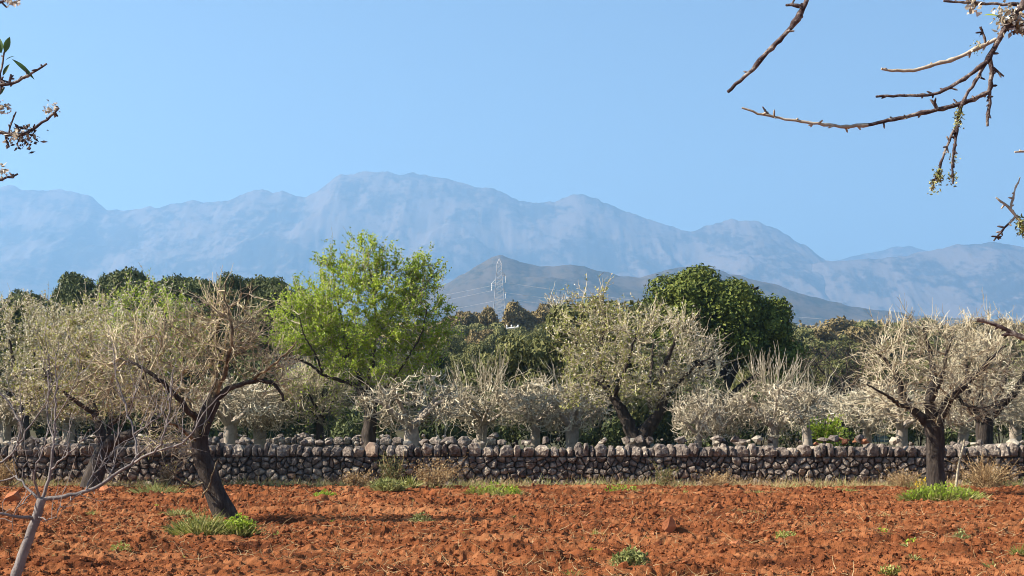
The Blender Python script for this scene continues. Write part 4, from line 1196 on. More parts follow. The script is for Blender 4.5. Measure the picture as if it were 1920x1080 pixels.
tuft('weed', 'yellow-green leafy weed at the right foot of the leaning almond', 'plant', 448, 1006, 62, 44, 300, 'grass', 502, 0.007, 0.7, extra=('leaf_green', 700, 0.045, 0.9))
tuft('grass_tuft', 'low weed patch just left and behind the leaning almond trunk', 'grass', 335, 968, 60, 20, 220, 'weed', 503, 0.008, 1.0)
tuft('grass_tuft', 'large bright green grass clump round the foot of the right almond', 'grass', 1768, 940, 145, 46, 2200, 'grass', 504, 0.011, 0.7, extra=('leaf_green', 1200, 0.07, 0.8))
tuft('wildflower', 'small plant with yellow flowers left of the right almond trunk', 'plant', 1728, 920, 26, 32, 60, 'grass', 505, 0.008, 0.6, extra=('flower', 34, 0.06, 1.0))
for i, (px, py, w, h, n, mt, lab, ex) in enumerate([
    (610, 936, 46, 24, 260, 'grass', 'round bright green weed at the field edge below the green almond', ('leaf_green', 500, 0.05, 0.9)),
    (727, 927, 62, 28, 260, 'weed', 'pale green thistle rosette in front of the dry bush by the wall', ('weed', 260, 0.08, 0.8)),
    (765, 918, 40, 30, 240, 'grass', 'green grass tuft against the orange dry bush by the wall', None),
    (925, 930, 100, 26, 500, 'grass', 'long green weed strip by the wall right of the dry bush', ('leaf_green', 160, 0.06, 0.9)),
    (962, 932, 30, 30, 120, 'grass', 'upright green weed at the right end of the green strip', ('leaf_green', 120, 0.06, 0.9)),
    (1165, 926, 62, 24, 260, 'grass', 'green weeds by the wall below the V-forked almond', ('leaf_green', 120, 0.06, 0.9)),
    (1232, 926, 40, 14, 120, 'grass', 'small green weeds by the wall right of the V-forked almond', None),
    (790, 980, 34, 22, 90, 'weed', 'grey-green weed in open soil below the dry bush', ('weed', 90, 0.05, 0.9)),
    (1118, 1004, 28, 28, 110, 'grass', 'upright green weed left of the orange rock', None),
    (1390, 962, 100, 20, 520, 'weed', 'wide low patch of pale grass in the soil right of the orange rock', None),
    (1470, 1016, 44, 22, 120, 'grass', 'weed beside a dark hollow below the pale grass patch', ('leaf_yellow', 70, 0.05, 0.8)),
    (1658, 972, 26, 22, 90, 'grass', 'small weed left of the bright clump under the right almond', None),
    (1800, 1015, 26, 24, 100, 'weed', 'grey-green weed below the bright clump near the right side', ('weed', 60, 0.04, 0.9)),
    (1712, 1052, 32, 18, 90, 'weed', 'small weed in a furrow at the lower right', None),
    (1668, 1072, 40, 16, 110, 'grass', 'yellowish weed at the bottom edge on the right', ('leaf_yellow', 60, 0.04, 0.8)),
    (1182, 1075, 66, 40, 120, 'weed', 'spiny pale thistle at the bottom edge right of centre', ('weed', 300, 0.06, 0.8)),
    (1070, 1082, 44, 18, 100, 'grass', 'yellow-green weed at the bottom edge left of the thistle', None),
    (226, 1036, 36, 22, 110, 'grass', 'weed in open soil between the sapling and the leaning almond', ('leaf_yellow', 70, 0.04, 0.8)),
    (172, 968, 14, 16, 50, 'grass', 'tiny sprout right of the sapling stem', None),
    (788, 1060, 22, 16, 70, 'grass', 'tiny light green weed at the bottom left of centre', ('leaf_green', 40, 0.03, 0.8)),
    (686, 957, 10, 8, 30, 'grass', 'tiny weed in open soil under the green almond', None),
    (920, 1040, 14, 14, 40, 'grass', 'tiny sprout in open soil at the centre', ('leaf_green', 20, 0.03, 0.8)),
    (1910, 1050, 26, 30, 110, 'grass', 'green weed cut by the right edge of the photo', None),
    (500, 1006, 60, 14, 160, 'weed', 'straggling pale weeds right of the leaning almond foot', None),
    (1420, 924, 70, 12, 200, 'weed', 'low weeds along the wall foot below the evergreen oak', None),
    (1580, 922, 60, 12, 180, 'grass', 'low green weeds along the wall foot below the green shrub', None),
    (290, 926, 90, 30, 320, 'weed', 'grass patch by the wall between the two left almonds', None)]):
    tuft('weed', lab, 'plant', px, py, w, h, n, mt, 520 + i, 0.006 if py > 960 else 0.009, 0.9, 'weeds in the red field', extra=ex)
rs = np.random.default_rng(545)
LM = [(415, 990, 'the leaning almond foot'), (1253, 985, 'the pointed orange rock'), (1768, 935, 'the bright green clump'), (1390, 960, 'the wide pale grass patch'), (1182, 1066, 'the spiny thistle'),
      (40, 1050, 'the young tree stem'), (727, 922, 'the pale thistle rosette'), (925, 925, 'the long green weed strip'), (226, 1030, 'the weed beside the young tree'), (1668, 1066, 'the yellowish weed at the bottom edge'),
      (788, 1052, 'the light green weed at the bottom'), (610, 930, 'the round green weed'), (1118, 995, 'the upright green weed'), (1470, 1010, 'the weed beside the dark hollow'), (1800, 1008, 'the grey-green weed on the right')]
sprouts = [tuft('sprout', 'sprout', 'plant', 960, 1000, 12, 10, 26, m_, 546 + i, 0.006, 1.0, 'tiny sprouts in the open soil', extra=e_) for i, (m_, e_) in enumerate((('grass', None), ('weed', ('leaf_green', 16, 0.03, 0.9)), ('weed', None), ('grass', ('leaf_yellow', 18, 0.03, 0.9))))]
seen_ = set(); made = 0
for i in range(240):
    y = 17 + 22 * rs.random() ** 1.1; x = (rs.random() * 2 - 1) * 0.32 * y
    qx = 960 + x / y * F; qy = HOR + EYE / y * F
    lx, ly, nm = min(LM, key=lambda l: (l[0] - qx) ** 2 + (2.5 * (l[1] - qy)) ** 2)
    dx, dy = qx - lx, (qy - ly) * 2.5
    if math.hypot(dx, dy) < 45: continue
    side = ('right of' if dx > 0 else 'left of') if abs(dx) > abs(dy) else ('nearer than' if dy > 0 else 'beyond')
    lab = 'tiny green sprout in open soil %s %s' % (side, nm)
    if lab in seen_: continue
    seen_.add(lab)
    loc = (x, y, float(soil_h(np.array(x), np.array(y))) - 0.01); a = rs.random() * 6.28; sc = 0.7 + 1.1 * rs.random() ** 2
    if made < 4:
        o = sprouts[made]; o.location = loc; o['label'] = lab; o.scale = (sc, sc, sc)
    else: copy_thing(sprouts[made % 4], loc, a, sc, lab)
    made += 1
small_shrub('dry_bush', 'orange-brown dry bush at the wall foot right of the olive bush', 815, 39.4, 125, 58, 'dry', 551, 1500, 0.06, group='bushes at the wall foot')
small_shrub('dry_bush', 'low brown dry bush at the wall foot left of the olive bush', 672, 39.4, 95, 34, 'dry', 552, 900, 0.06, group='bushes at the wall foot')
small_shrub('wild_bush', 'olive-green bush leaning against the wall between two dry bushes', 737, 39.7, 66, 66, 'leaf_olive', 553, 1300, 0.05, group='bushes at the wall foot')
small_shrub('dry_bush', 'wide tangle of brown dead brambles against the wall right of the stake', 1850, 39.6, 150, 62, 'dry', 554, 1500, 0.05, group='bushes at the wall foot', nst=120)
small_shrub('dry_bush', 'dead brown scrub against the wall left of the right almond', 1690, 39.7, 90, 40, 'dry', 555, 800, 0.05, group='bushes at the wall foot', nst=70)
small_shrub('wild_bush', 'dark low bush at the wall foot below the evergreen oak', 1245, 39.8, 60, 48, 'leaf_olive', 556, 700, 0.045, group='bushes at the wall foot')
small_shrub('dry_bush', 'brown scrub at the wall foot left of the green shrub', 1345, 39.8, 90, 36, 'dry', 557, 700, 0.05, group='bushes at the wall foot', nst=60)
small_shrub('dry_bush', 'rusty dry stalks at the wall between the two left almonds', 313, 39.6, 36, 52, 'dry', 558, 400, 0.05, group='bushes at the wall foot', nst=40)
small_shrub('dry_bush', 'dry reddish grass clump at the wall by the left edge', 12, 39.2, 46, 60, 'dry', 559, 700, 0.06, group='bushes at the wall foot', nst=60)

def wall_foot_grass():
    rs = np.random.default_rng(560); n = 13000
    x = -15 + 30 * rs.random(n); y = 40.8 - 1.5 * rs.random(n) ** 1.6
    dens = fbm(x / 1.2, y / 0.8, 5, 3)
    keep = dens + 0.12 * (x > 4) > 0.47; x, y = x[keep], y[keep]; n = len(x)
    p = np.stack([x, y, soil_h(x, y) - 0.02], -1)
    dv = norm(np.stack([rs.normal(0, 0.6, n), rs.normal(0, 0.6, n), np.ones(n)], -1))
    Q, r = twig_batch(p, dv, 0.10 + 0.22 * rs.random(n) ** 1.5, np.full(n, 0.006), rs, (0, 0, -0.2), 0.4, 3, 0.2)
    b = MB(); b.tubes(Q, r, 3); return b.mesh('dry_grass', M['dry'])
obj('dry_grass', wall_foot_grass(), kind='stuff')
def edge_grass():
    rs = np.random.default_rng(563); n = 9000
    x = -15 + 30 * rs.random(n); y = 40.6 - 1.9 * rs.random(n) ** 1.8
    keep = fbm(x / 1.0, y / 0.7, 25, 3) + 0.05 * (x < 2) > 0.53; x, y = x[keep], y[keep]; n = len(x)
    p = np.stack([x, y, soil_h(x, y) - 0.02], -1)
    dv = norm(np.stack([rs.normal(0, 0.6, n), rs.normal(0, 0.6, n), np.ones(n)], -1))
    Q, r = twig_batch(p, dv, 0.08 + 0.20 * rs.random(n) ** 1.5, np.full(n, 0.008), rs, (0, 0, -0.2), 0.4, 3, 0.2)
    b = MB(); b.tubes(Q, r, 3); return b.mesh('edge_grass', M['weed'])
obj('edge_grass', edge_grass(), kind='stuff')
def straw():
    rs = np.random.default_rng(561); n = 8000
    y = 14 + 26 * rs.random(n) ** 1.2; x = (rs.random(n) * 2 - 1) * (0.34 * y)
    keep = fbm(x / 2.2, y / 1.6, 15, 3) > 0.46; x, y = x[keep], y[keep]; n = len(x)
    p = np.stack([x, y, soil_h(x, y) + 0.03], -1)
    dv = norm(np.stack([rs.normal(0, 1, n), rs.normal(0, 1, n), np.abs(rs.normal(0, 0.45, n))], -1))
    Q, r = twig_batch(p, dv, 0.06 + 0.16 * rs.random(n) ** 2, np.full(n, 0.0042), rs, (0, 0, 0), 0.3, 3, 0.4)
    b = MB(); b.tubes(Q, r, 3); return b.mesh('straw', M['dry'])
obj('straw', straw(), kind='stuff')
def orchard_grass():
    """rough grass on the orchard side of the wall"""
    rs = np.random.default_rng(562); n = 4500
    y = 42.5 + 26 * rs.random(n); x = (rs.random(n) * 2 - 1) * (0.36 * y)
    p = np.stack([x, y, gz(y) - 0.02], -1)
    dv = norm(np.stack([rs.normal(0, 0.5, n), rs.normal(0, 0.5, n), np.ones(n)], -1))
    Q, r = twig_batch(p, dv, 0.15 + 0.35 * rs.random(n), np.full(n, 0.010), rs, (0, 0, -0.2), 0.4, 3, 0.2)
    b = MB(); b.tubes(Q, r, 3); return b.mesh('orchard_grass', M['leaf_olive'])
obj('orchard_grass', orchard_grass(), kind='stuff')

M['orange'] = noise_mat('orange_rock', [(0.3, (0.30, 0.10, 0.045)), (0.6, (0.44, 0.17, 0.075)), (0.8, (0.55, 0.28, 0.14))], scale=9, detail=8, bump=0.6, bscale=30)
for i, (px, py, wpx, lab) in enumerate([
    (1253, 998, 34, 'pointed orange rock standing in the ploughed soil right of centre'),
    (1097, 986, 13, 'small orange stone just left of the upright weed'),
    (1060, 984, 14, 'flat orange stone farther left of the upright weed'),
    (1190, 1036, 15, 'orange stone below the pointed rock'),
    (1378, 1024, 22, 'flat orange stone left of the dark hollow'),
    (196, 924, 26, 'orange stone at the foot of the forked almond'),
    (22, 945, 40, 'flat pale orange stone at the left edge by the wall'),
    (1798, 945, 11, 'small pale stone at the edge of the bright green clump'),
    (1485, 1068, 18, 'orange stone at the bottom edge right of the thistle')]):
    D = dist_at(py); x = (px - 960) / F * D; s_ = wpx / F * D / 2; rs = np.random.default_rng(580 + i)
    V, T = rocks(np.zeros((1, 3)), np.array([s_]), rs, (1.1, 0.9, 1.15 if i == 0 else 0.7), 0.28)
    o = obj('rock', mesh_np('rock', V, None, T, M['orange']), loc=(x, D, float(soil_h(np.array(x), np.array(D))) + s_ * 0.45))
    tag(o, lab, 'rock', 'orange stones in the field')

# leaning stake beside the right almond
p0 = ground_at(1789, 36.5); t = thing('stake', 'thin pale wooden stake leaning right of the right almond', 'stake', p0)
b = MB(); P, tt = resample([(0, 0, -0.1), (0.11, 0, 0.65), (0.24, 0, 1.24)], 0.15); P[:, 0] += np.sin(tt * 9) * 0.008
b.tubes(P, 0.032 - 0.010 * tt, 7); obj('pole', b.mesh('pole', M['twig_fig'], True), t)

# ------------------------------------------------------------------ the young tree in the left foreground
X = Px(15, 14.0); rs = np.random.default_rng(601)
t = thing('young_tree', 'thin grey leafless young tree in the near left corner with long bare branches', 'tree', X.base)
b = MB(); P, tt = resample(X.line([(15, 1140), (30, 1077), (57, 1003), (68, 968), (78, 937)]), 0.05)
P[1:-1] += rs.normal(0, 0.004, P[1:-1].shape); trunk_tube(b, P, 0.050 - 0.012 * tt, rs, 9, 0.06); obj('trunk', b.mesh('trunk', M['sapling'], True), t)
SB = [  # points, start and end radius in pixels
    ([(78, 937), (105, 932), (133, 928), (173, 918), (200, 902), (233, 877), (253, 867), (262, 850)], 9, 5),
    ([(253, 867, .0), (270, 858, -.1), (287, 850, -.1), (302, 835, -.2), (312, 805, -.2), (316, 775, -.2), (322, 735, -.2), (326, 690, -.2)], 5, 2),
    ([(295, 846, -.1), (330, 838, -.2), (352, 822, -.3), (370, 795, -.3), (390, 765, -.3), (408, 745, -.3)], 4, 1.5),
    ([(256, 862), (254, 820, .1), (243, 785, .1), (233, 757, .2), (222, 720, .2), (214, 685, .2), (212, 655, .2)], 5, 1.5),
    ([(250, 815, .1), (270, 800, 0), (290, 790, -.1), (305, 775, -.1)], 3, 1.2),
    ([(240, 777, .1), (252, 745, 0), (262, 715, 0), (268, 690, 0)], 2.6, 1),
    ([(78, 937), (82, 925), (97, 877), (100, 840), (101, 817), (103, 770), (106, 720), (104, 680), (110, 640)], 7, 1.6),
    ([(97, 880), (115, 862, -.1), (140, 843, -.2), (155, 828, -.2), (163, 810, -.2)], 4, 1.3),
    ([(100, 820), (88, 790, .1), (90, 750, .1), (93, 700, .1), (88, 650, .1)], 3.4, 1.2),
    ([(102, 790), (120, 760, -.1), (138, 725, -.2), (150, 690, -.2), (148, 650, -.2)], 3, 1.0),
    ([(75, 940), (62, 930), (45, 905, .1), (30, 890, .2), (5, 903, .2), (-30, 905, .2)], 5, 3),
    ([(60, 900, -.1), (66, 872, -.2), (80, 850, -.2), (85, 820, -.2), (100, 795, -.2)], 4, 1.5),
    ([(76, 937), (64, 905, -.1), (62, 880, -.2)], 5, 3.5),
    ([(68, 972), (40, 972, -.1), (15, 965, -.2), (-20, 960, -.2)], 7, 5),
    ([(70, 968), (95, 978, -.2), (110, 965, -.3), (113, 950, -.3)], 3, 1.2),
    ([(60, 925, 0), (40, 945, -.1), (28, 955, -.1), (20, 975, -.1), (24, 995, -.1)], 3, 1),
    ([(-40, 890, .2), (0, 868, .2), (30, 845, .1), (48, 815, .1), (60, 790, .1), (78, 768, .1), (90, 745, 0), (96, 700, 0)], 5, 1.5),
    ([(30, 845, .1), (40, 800, .2), (42, 770, .2), (36, 735, .2), (45, 690, .2)], 3, 1),
    ([(-20, 720, .3), (10, 745, .3), (25, 765, .3), (40, 800, .2)], 4, 3),
    ([(200, 902), (215, 880, .1), (212, 850, .2), (222, 820, .2), (220, 790, .2)], 3, 1.2),
    ([(133, 928), (128, 945, -.1), (138, 945, -.1), (146, 925, -.2)], 2.6, 1),
    ([(160, 921, 0), (165, 895, .1), (190, 880, .1), (200, 860, .1), (203, 835, .1)], 3.2, 1.2),
]
allp = []
for pts, ra, rb in SB:
    P, tt = resample(X.line(pts), 0.06)
    P[1:-1] += rs.normal(0, 0.006, P[1:-1].shape)
    b = MB(); b.tubes(P, (ra + (rb - ra) * tt) / F * 14 * 0.52, 6); obj('branch', b.mesh('branch', M['sapling'], True), t)
    allp.append(P[len(P) // 3:])
allp = np.concatenate(allp); n = 170
k = rs.integers(0, len(allp), n)
Q, r = twig_batch(allp[k], norm(rs.normal(size=(n, 3)) * 0.6 + np.array([0, 0, 0.6])), 0.08 + 0.32 * rs.random(n), np.full(n, 0.0042), rs, (0, 0, 0.5), 0.3, 5)
b = MB(); b.tubes(Q, r, 3); obj('twigs', b.mesh('twigs', M['sapling']), t, kind='stuff')

# ------------------------------------------------------------------ the two almond trees the camera stands between
DN = 3.5
def near(px, py, dy=0.0): return at(px, py, DN + dy)
def zr_(L, dy=0.0): return [near(1320 + a / 2.25, b / 2.25, dy) for a, b in L]       # read off an enlargement of the right branches
def zl_(L, dy=0.0): return [near(a / 2.7, b / 2.7, dy) for a, b in L]                # and of the left ones

def near_twig(root, pts, ra, rb, mat, rs, spurs=0, name='twig', k=8):
    pts = [np.asarray(p) - np.array(root.location) for p in pts]
    P, tt = resample(pts, 0.012)
    P[1:-1] += rs.normal(0, 0.0008, P[1:-1].shape)
    r = (ra + (rb - ra) * tt) * 0.74
    r = r * (1 + 0.16 * (fbm(np.arange(len(P)) * 0.33, np.zeros(len(P)) + rs.random() * 50, 3, 3) - 0.5) * 2)
    nodes = rs.integers(1, len(P) - 1, max(1, len(P) // 4)); r[nodes] *= 1.32
    b = MB(); trunk_tube(b, P, r, rs, k, 0.07)
    for i in range(int(spurs * 1.6)):
        j = rs.integers(1, len(P) - 1); T = norm(P[min(j + 1, len(P) - 1)] - P[j - 1])
        dv = norm(rs.normal(size=3) * np.array([1, 0.8, 1]) + T * 0.5)
        L = 0.005 + 0.014 * rs.random() ** 1.5
        S_ = np.stack([P[j] + dv * L * q for q in (0, 0.45, 0.8, 1.0)])
        b.tubes(S_, np.array([1.0, 0.95, 0.9, 0.25]) * max(0.0022, r[j] * 0.5), 6)
    obj(name, b.mesh(name, M[mat], True), root)
    return P

def crumbs(root, cen, rad, n, s, mat, name, rs, long=0.55):
    c = np.asarray(cen) - np.array(root.location)
    p = c + rs.normal(size=(n, 3)) * np.array(rad)
    b = MB(); b.leaves(p, norm(rs.normal(size=(n, 3)) + np.array([0, 0, -0.2])), norm(rs.normal(size=(n, 3))), s * (0.5 + rs.random(n)), s * long * (0.5 + rs.random(n)))
    obj(name, b.mesh(name, M[mat]), root, kind='stuff')

def big_leaf(root, a, b_, wid, mat='leaf_near', up=(0, -0.4, 1)):
    a = np.asarray(a) - np.array(root.location); b_ = np.asarray(b_) - np.array(root.location)
    d = b_ - a; L = np.linalg.norm(d); d = d / L
    s = norm(np.cross(d, np.array(up))); n = np.cross(s, d)
    prof = [(0, 0.06), (0.12, 0.45), (0.3, 0.9), (0.5, 1.0), (0.7, 0.8), (0.88, 0.4), (1.0, 0.02)]
    V = []
    for t, w in prof:
        c = a + d * L * t + n * L * 0.10 * (t * (1 - t)) * 2
        V += [c - s * wid * w / 2 + n * wid * 0.18 * w, c, c + s * wid * w / 2 + n * wid * 0.18 * w]
    Q = []
    for i in range(len(prof) - 1):
        for j in (0, 1): Q.append((i * 3 + j, i * 3 + j + 1, i * 3 + j + 4, i * 3 + j + 3))
    obj('leaf', mesh_np('leaf', np.array(V), Q, None, M[mat], True), root)

rs = np.random.default_rng(701)
t = thing('almond_tree', 'near almond whose knobbly lichened twigs hang into the upper right corner', 'tree', (2.35, 3.7, 0), 'almonds at the camera')
b = MB(); P, tt = resample([(0, 0, -0.1), (-0.05, 0, 0.7), (0.0, 0.03, 1.35)], 0.08); trunk_tube(b, P, 0.17 - 0.03 * tt, rs, 14, 0.1); obj('trunk', b.mesh('trunk', M['bark_dark'], True), t)
L0 = np.array(t.location)
def limb(pts, ra, rb):
    b = MB(); P, tt = resample(pts, 0.06); trunk_tube(b, P, ra + (rb - ra) * tt, rs, 10, 0.1); obj('limb', b.mesh('limb', M['bark_dark'], True), t)
E1 = near(1975, -70) - L0
limb([(0, 0.03, 1.3), (-0.15, 0, 1.9), (-0.45, -0.1, 2.6), (-0.8, -0.15, 2.95), (-1.05, -0.2, 2.9), tuple(E1)], 0.10, 0.014)
E2 = near(1560, -110) - L0
limb([(-0.8, -0.15, 2.95), (-1.1, -0.2, 3.0), (-1.4, -0.2, 2.85), tuple(E2)], 0.035, 0.009)
E3 = near(1960, 480) - L0
limb([(0, 0.03, 1.3), (-0.4, -0.05, 1.75), (-0.8, -0.15, 1.95), tuple(E3)], 0.06, 0.010)
E4 = near(1985, 655) - L0
limb([(0, 0.02, 1.2), (-0.5, -0.08, 1.55), (-0.9, -0.18, 1.7), tuple(E4)], 0.05, 0.010)
px = 3.5 / F
near_twig(t, [near(1560, -110), near(1525, -40)] + zr_([(435, 0), (405, 60), (360, 125), (310, 180), (240, 250), (190, 310), (135, 355), (100, 388)]), 7.5 * px, 4.5 * px, 'twig_near', rs, 8)
near_twig(t, zr_([(420, 30), (395, 20), (370, 18), (345, 22)]), 5 * px, 3 * px, 'twig_near', rs, 4)
near_twig(t, [near(1975, -70), near(1945, -30)] + zr_([(1350, 20), (1310, 62), (1270, 120), (1235, 180), (1210, 230), (1190, 265)]), 11 * px, 6.5 * px, 'twig_near', rs, 6)
near_twig(t, zr_([(1232, 165), (1170, 195), (1130, 212), (1080, 240), (1020, 260), (985, 266), (930, 285), (880, 300), (830, 298), (780, 300), (748, 290)]), 5.2 * px, 3.6 * px, 'twig_pale', rs, 10)
near_twig(t, zr_([(1195, 260), (1140, 300), (1100, 335), (1060, 355), (1000, 392), (950, 402), (900, 402), (820, 405), (725, 408)], -0.05), 4.5 * px, 2.8 * px, 'twig_near', rs, 8)
near_twig(t, zr_([(1190, 265), (1150, 330), (1110, 400), (1085, 432), (1072, 480), (1068, 535)]), 5 * px, 3.5 * px, 'twig_near', rs, 8)
near_twig(t, zr_([(1066, 530), (1045, 565), (1012, 650), (990, 720), (958, 803)]), 3.6 * px, 2.2 * px, 'twig_near', rs, 10)
near_twig(t, zr_([(1070, 530), (1062, 590), (1052, 650), (1045, 710), (1050, 775)], -0.02), 3.4 * px, 2.2 * px, 'twig_near', rs, 10)
near_twig(t, zr_([(1205, 240), (1218, 280), (1215, 330), (1202, 388)], 0.03), 6 * px, 5 * px, 'twig_near', rs, 5)
near_twig(t, zr_([(1202, 388), (1150, 415), (1090, 435), (1000, 460), (900, 480), (820, 500), (740, 515), (690, 527)], 0.03), 5 * px, 4.4 * px, 'twig_near', rs, 9)
near_twig(t, zr_([(692, 527), (650, 535), (560, 532), (470, 520), (400, 510), (300, 495), (220, 480), (160, 455)], 0.03), 4.4 * px, 2.4 * px, 'twig_pale', rs, 12)
near_twig(t, zr_([(985, 462), (975, 440), (958, 422)], 0.02), 4 * px, 2.8 * px, 'twig_near', rs, 3)
near_twig(t, zr_([(268, 490), (258, 470), (247, 450)], 0.03), 2.6 * px, 1.8 * px, 'twig_near', rs, 1)
near_twig(t, zr_([(1206, 385), (1208, 430), (1198, 470), (1192, 505), (1196, 532)], 0.03), 4 * px, 3.4 * px, 'twig_near', rs, 8)
near_twig(t, zr_([(1222, 285), (1240, 310), (1265, 322)]), 3 * px, 2 * px, 'twig_near', rs, 2)
near_twig(t, zr_([(1188, 185), (1182, 150), (1168, 112)]), 3.2 * px, 2.0 * px, 'twig_near', rs, 3)
near_twig(t, [near(1980, 5), near(1940, 7)] + zr_([(1350, 20), (1270, 18), (1200, 15), (1120, 8), (1070, 10), (1010, 4)], 0.06), 5 * px, 2.6 * px, 'twig_near', rs, 9)
near_twig(t, [near(1960, 480), near(1935, 450)] + zr_([(1350, 960), (1325, 920), (1295, 885), (1262, 855), (1232, 833)]), 5 * px, 2.2 * px, 'twig_pale', rs, 6)
near_twig(t, zr_([(1293, 882), (1300, 840), (1315, 795), (1333, 748)]), 3.4 * px, 1.6 * px, 'twig_pale', rs, 3)
near_twig(t, zr_([(1318, 908), (1290, 935), (1262, 972), (1222, 1016)]), 3.4 * px, 2.0 * px, 'twig_near', rs, 8)
near_twig(t, [near(1990, 285), near(1950, 284)] + zr_([(1350, 636), (1310, 641)]), 4 * px, 2.0 * px, 'twig_pale', rs, 3)
near_twig(t, [near(1985, 655), near(1940, 642), near(1905, 628), near(1880, 615), near(1858, 605), near(1832, 600)], 7 * px, 4 * px, 'twig_near', rs, 5)
near_twig(t, [near(1905, 628), near(1888, 622), near(1878, 628)], 4 * px, 2.6 * px, 'twig_near', rs, 2)
near_twig(t, [near(1990, 285), near(2030, 330), near(2060, 480), near(1965, 485)], 4 * px, 6 * px, 'twig_near', rs, 0)
limb([tuple(near(1980, 5, 0.06) - L0), tuple(near(2010, -20) - L0), (-0.95, -0.18, 2.92)], 0.006, 0.012)
for (a, b2, n, s) in [(1075, 480, 110, 0.010), (1072, 520, 80, 0.009), (990, 745, 120, 0.010), (965, 780, 60, 0.009), (1052, 670, 50, 0.008), (1050, 750, 90, 0.009), (1335, 945, 110, 0.011), (1150, 200, 50, 0.006), (1345, 975, 60, 0.010)]:
    crumbs(t, zr_([(a, b2)])[0], (0.0045, 0.005, 0.0075), n, s * 0.75, 'lichen', 'lichen', rs)
crumbs(t, near(1888, 32), (0.013, 0.012, 0.015), 130, 0.013, 'petal', 'petals', rs, 0.8)
crumbs(t, near(1912, 45), (0.010, 0.012, 0.012), 90, 0.012, 'petal', 'petals', rs, 0.8)
crumbs(t, near(1828, 6, 0.06), (0.008, 0.008, 0.008), 30, 0.014, 'petal', 'petals', rs, 0.9)
crumbs(t, near(1900, 40), (0.012, 0.012, 0.013), 60, 0.012, 'twig_near', 'bracts', rs, 0.5)
big_leaf(t, near(1876, 32), near(1843, 29), 0.014, 'leaf_green')

rs = np.random.default_rng(702)
t = thing('almond_tree', 'near almond whose leafy and blossom-tipped twigs poke in at the upper left edge', 'tree', (-2.45, 3.6, 0), 'almonds at the camera')
b = MB(); P, tt = resample([(0, 0, -0.1), (0.06, 0, 0.7), (0.02, 0.03, 1.4)], 0.08); trunk_tube(b, P, 0.16 - 0.03 * tt, rs, 14, 0.1); obj('trunk', b.mesh('trunk', M['bark_dark'], True), t)
L0 = np.array(t.location)
for (e, mid) in (((-80, 165), (0.5, -0.05, 2.1)), ((-80, 240), (0.55, -0.1, 2.0)), ((-80, 345), (0.6, -0.1, 1.9)), ((-90, 20), (0.45, -0.05, 2.3))):
    limb([(0.02, 0.03, 1.35), (0.2, 0, 1.75), mid, tuple(near(*e) - L0)], 0.05, 0.007)
near_twig(t, [near(-80, 165)] + zl_([(0, 430), (45, 428), (100, 408), (150, 378), (190, 352), (237, 322)]), 6 * px, 2.6 * px, 'twig_near', rs, 8)
near_twig(t, zl_([(45, 425), (48, 400), (56, 376)]), 3.5 * px, 2.4 * px, 'twig_near', rs, 2)
near_twig(t, zl_([(-60, 560), (-10, 490), (20, 440), (-5, 395), (12, 330), (18, 280), (22, 262)]), 3.4 * px, 2.2 * px, 'twig_near', rs, 6)
near_twig(t, [near(-80, 240)] + zl_([(0, 665), (40, 680), (90, 690), (140, 675), (180, 650), (230, 610), (265, 580), (297, 545)]), 6 * px, 3.2 * px, 'twig_near', rs, 10)
near_twig(t, zl_([(45, 675), (62, 620), (82, 565)]), 2.6 * px, 1.6 * px, 'twig_near', rs, 2)
near_twig(t, zl_([(28, 675), (33, 715), (46, 746)]), 3.0 * px, 2.0 * px, 'twig_near', rs, 2)
near_twig(t, [near(-80, 345)] + zl_([(0, 910), (50, 895), (90, 880)]), 4.5 * px, 2.8 * px, 'twig_near', rs, 4)
near_twig(t, [near(-90, 20)] + zl_([(-20, 30), (30, 5), (60, -5)]), 4.5 * px, 2.8 * px, 'twig_near', rs, 4)
for a, c, w, u in [((24, 268), (50, 186), 34, (0.2, -1, 0.1)), ((6, 270), (-4, 190), 36, (0, -1, 0)), ((62, 300), (175, 404), 26, (0.3, -0.8, 0.5)), ((28, 306), (74, 284), 14, (0, -0.6, 1)), ((14, 384), (49, 324), 20, (0, -1, 0.2)), ((0, 480), (26, 440), 16, (0, -1, 0.2))]:
    big_leaf(t, zl_([a])[0], zl_([c])[0], w / 2.7 * px, 'leaf_near', u)
crumbs(t, zl_([(95, 680)])[0], (0.016, 0.012, 0.010), 90, 0.012, 'petal', 'petals', rs, 0.5)
crumbs(t, zl_([(120, 700)])[0], (0.015, 0.012, 0.012), 90, 0.013, 'twig_near', 'bracts', rs, 0.5)
crumbs(t, zl_([(265, 548)])[0], (0.008, 0.008, 0.007), 40, 0.010, 'petal', 'petals', rs, 0.6)
crumbs(t, zl_([(70, 8)])[0], (0.008, 0.008, 0.005), 22, 0.013, 'petal', 'petals', rs, 0.8)
crumbs(t, zl_([(8, 875)])[0], (0.006, 0.008, 0.007), 25, 0.012, 'petal', 'petals', rs, 0.7)
crumbs(t, zl_([(10, 540)])[0], (0.008, 0.008, 0.008), 25, 0.012, 'petal', 'petals', rs, 0.7)

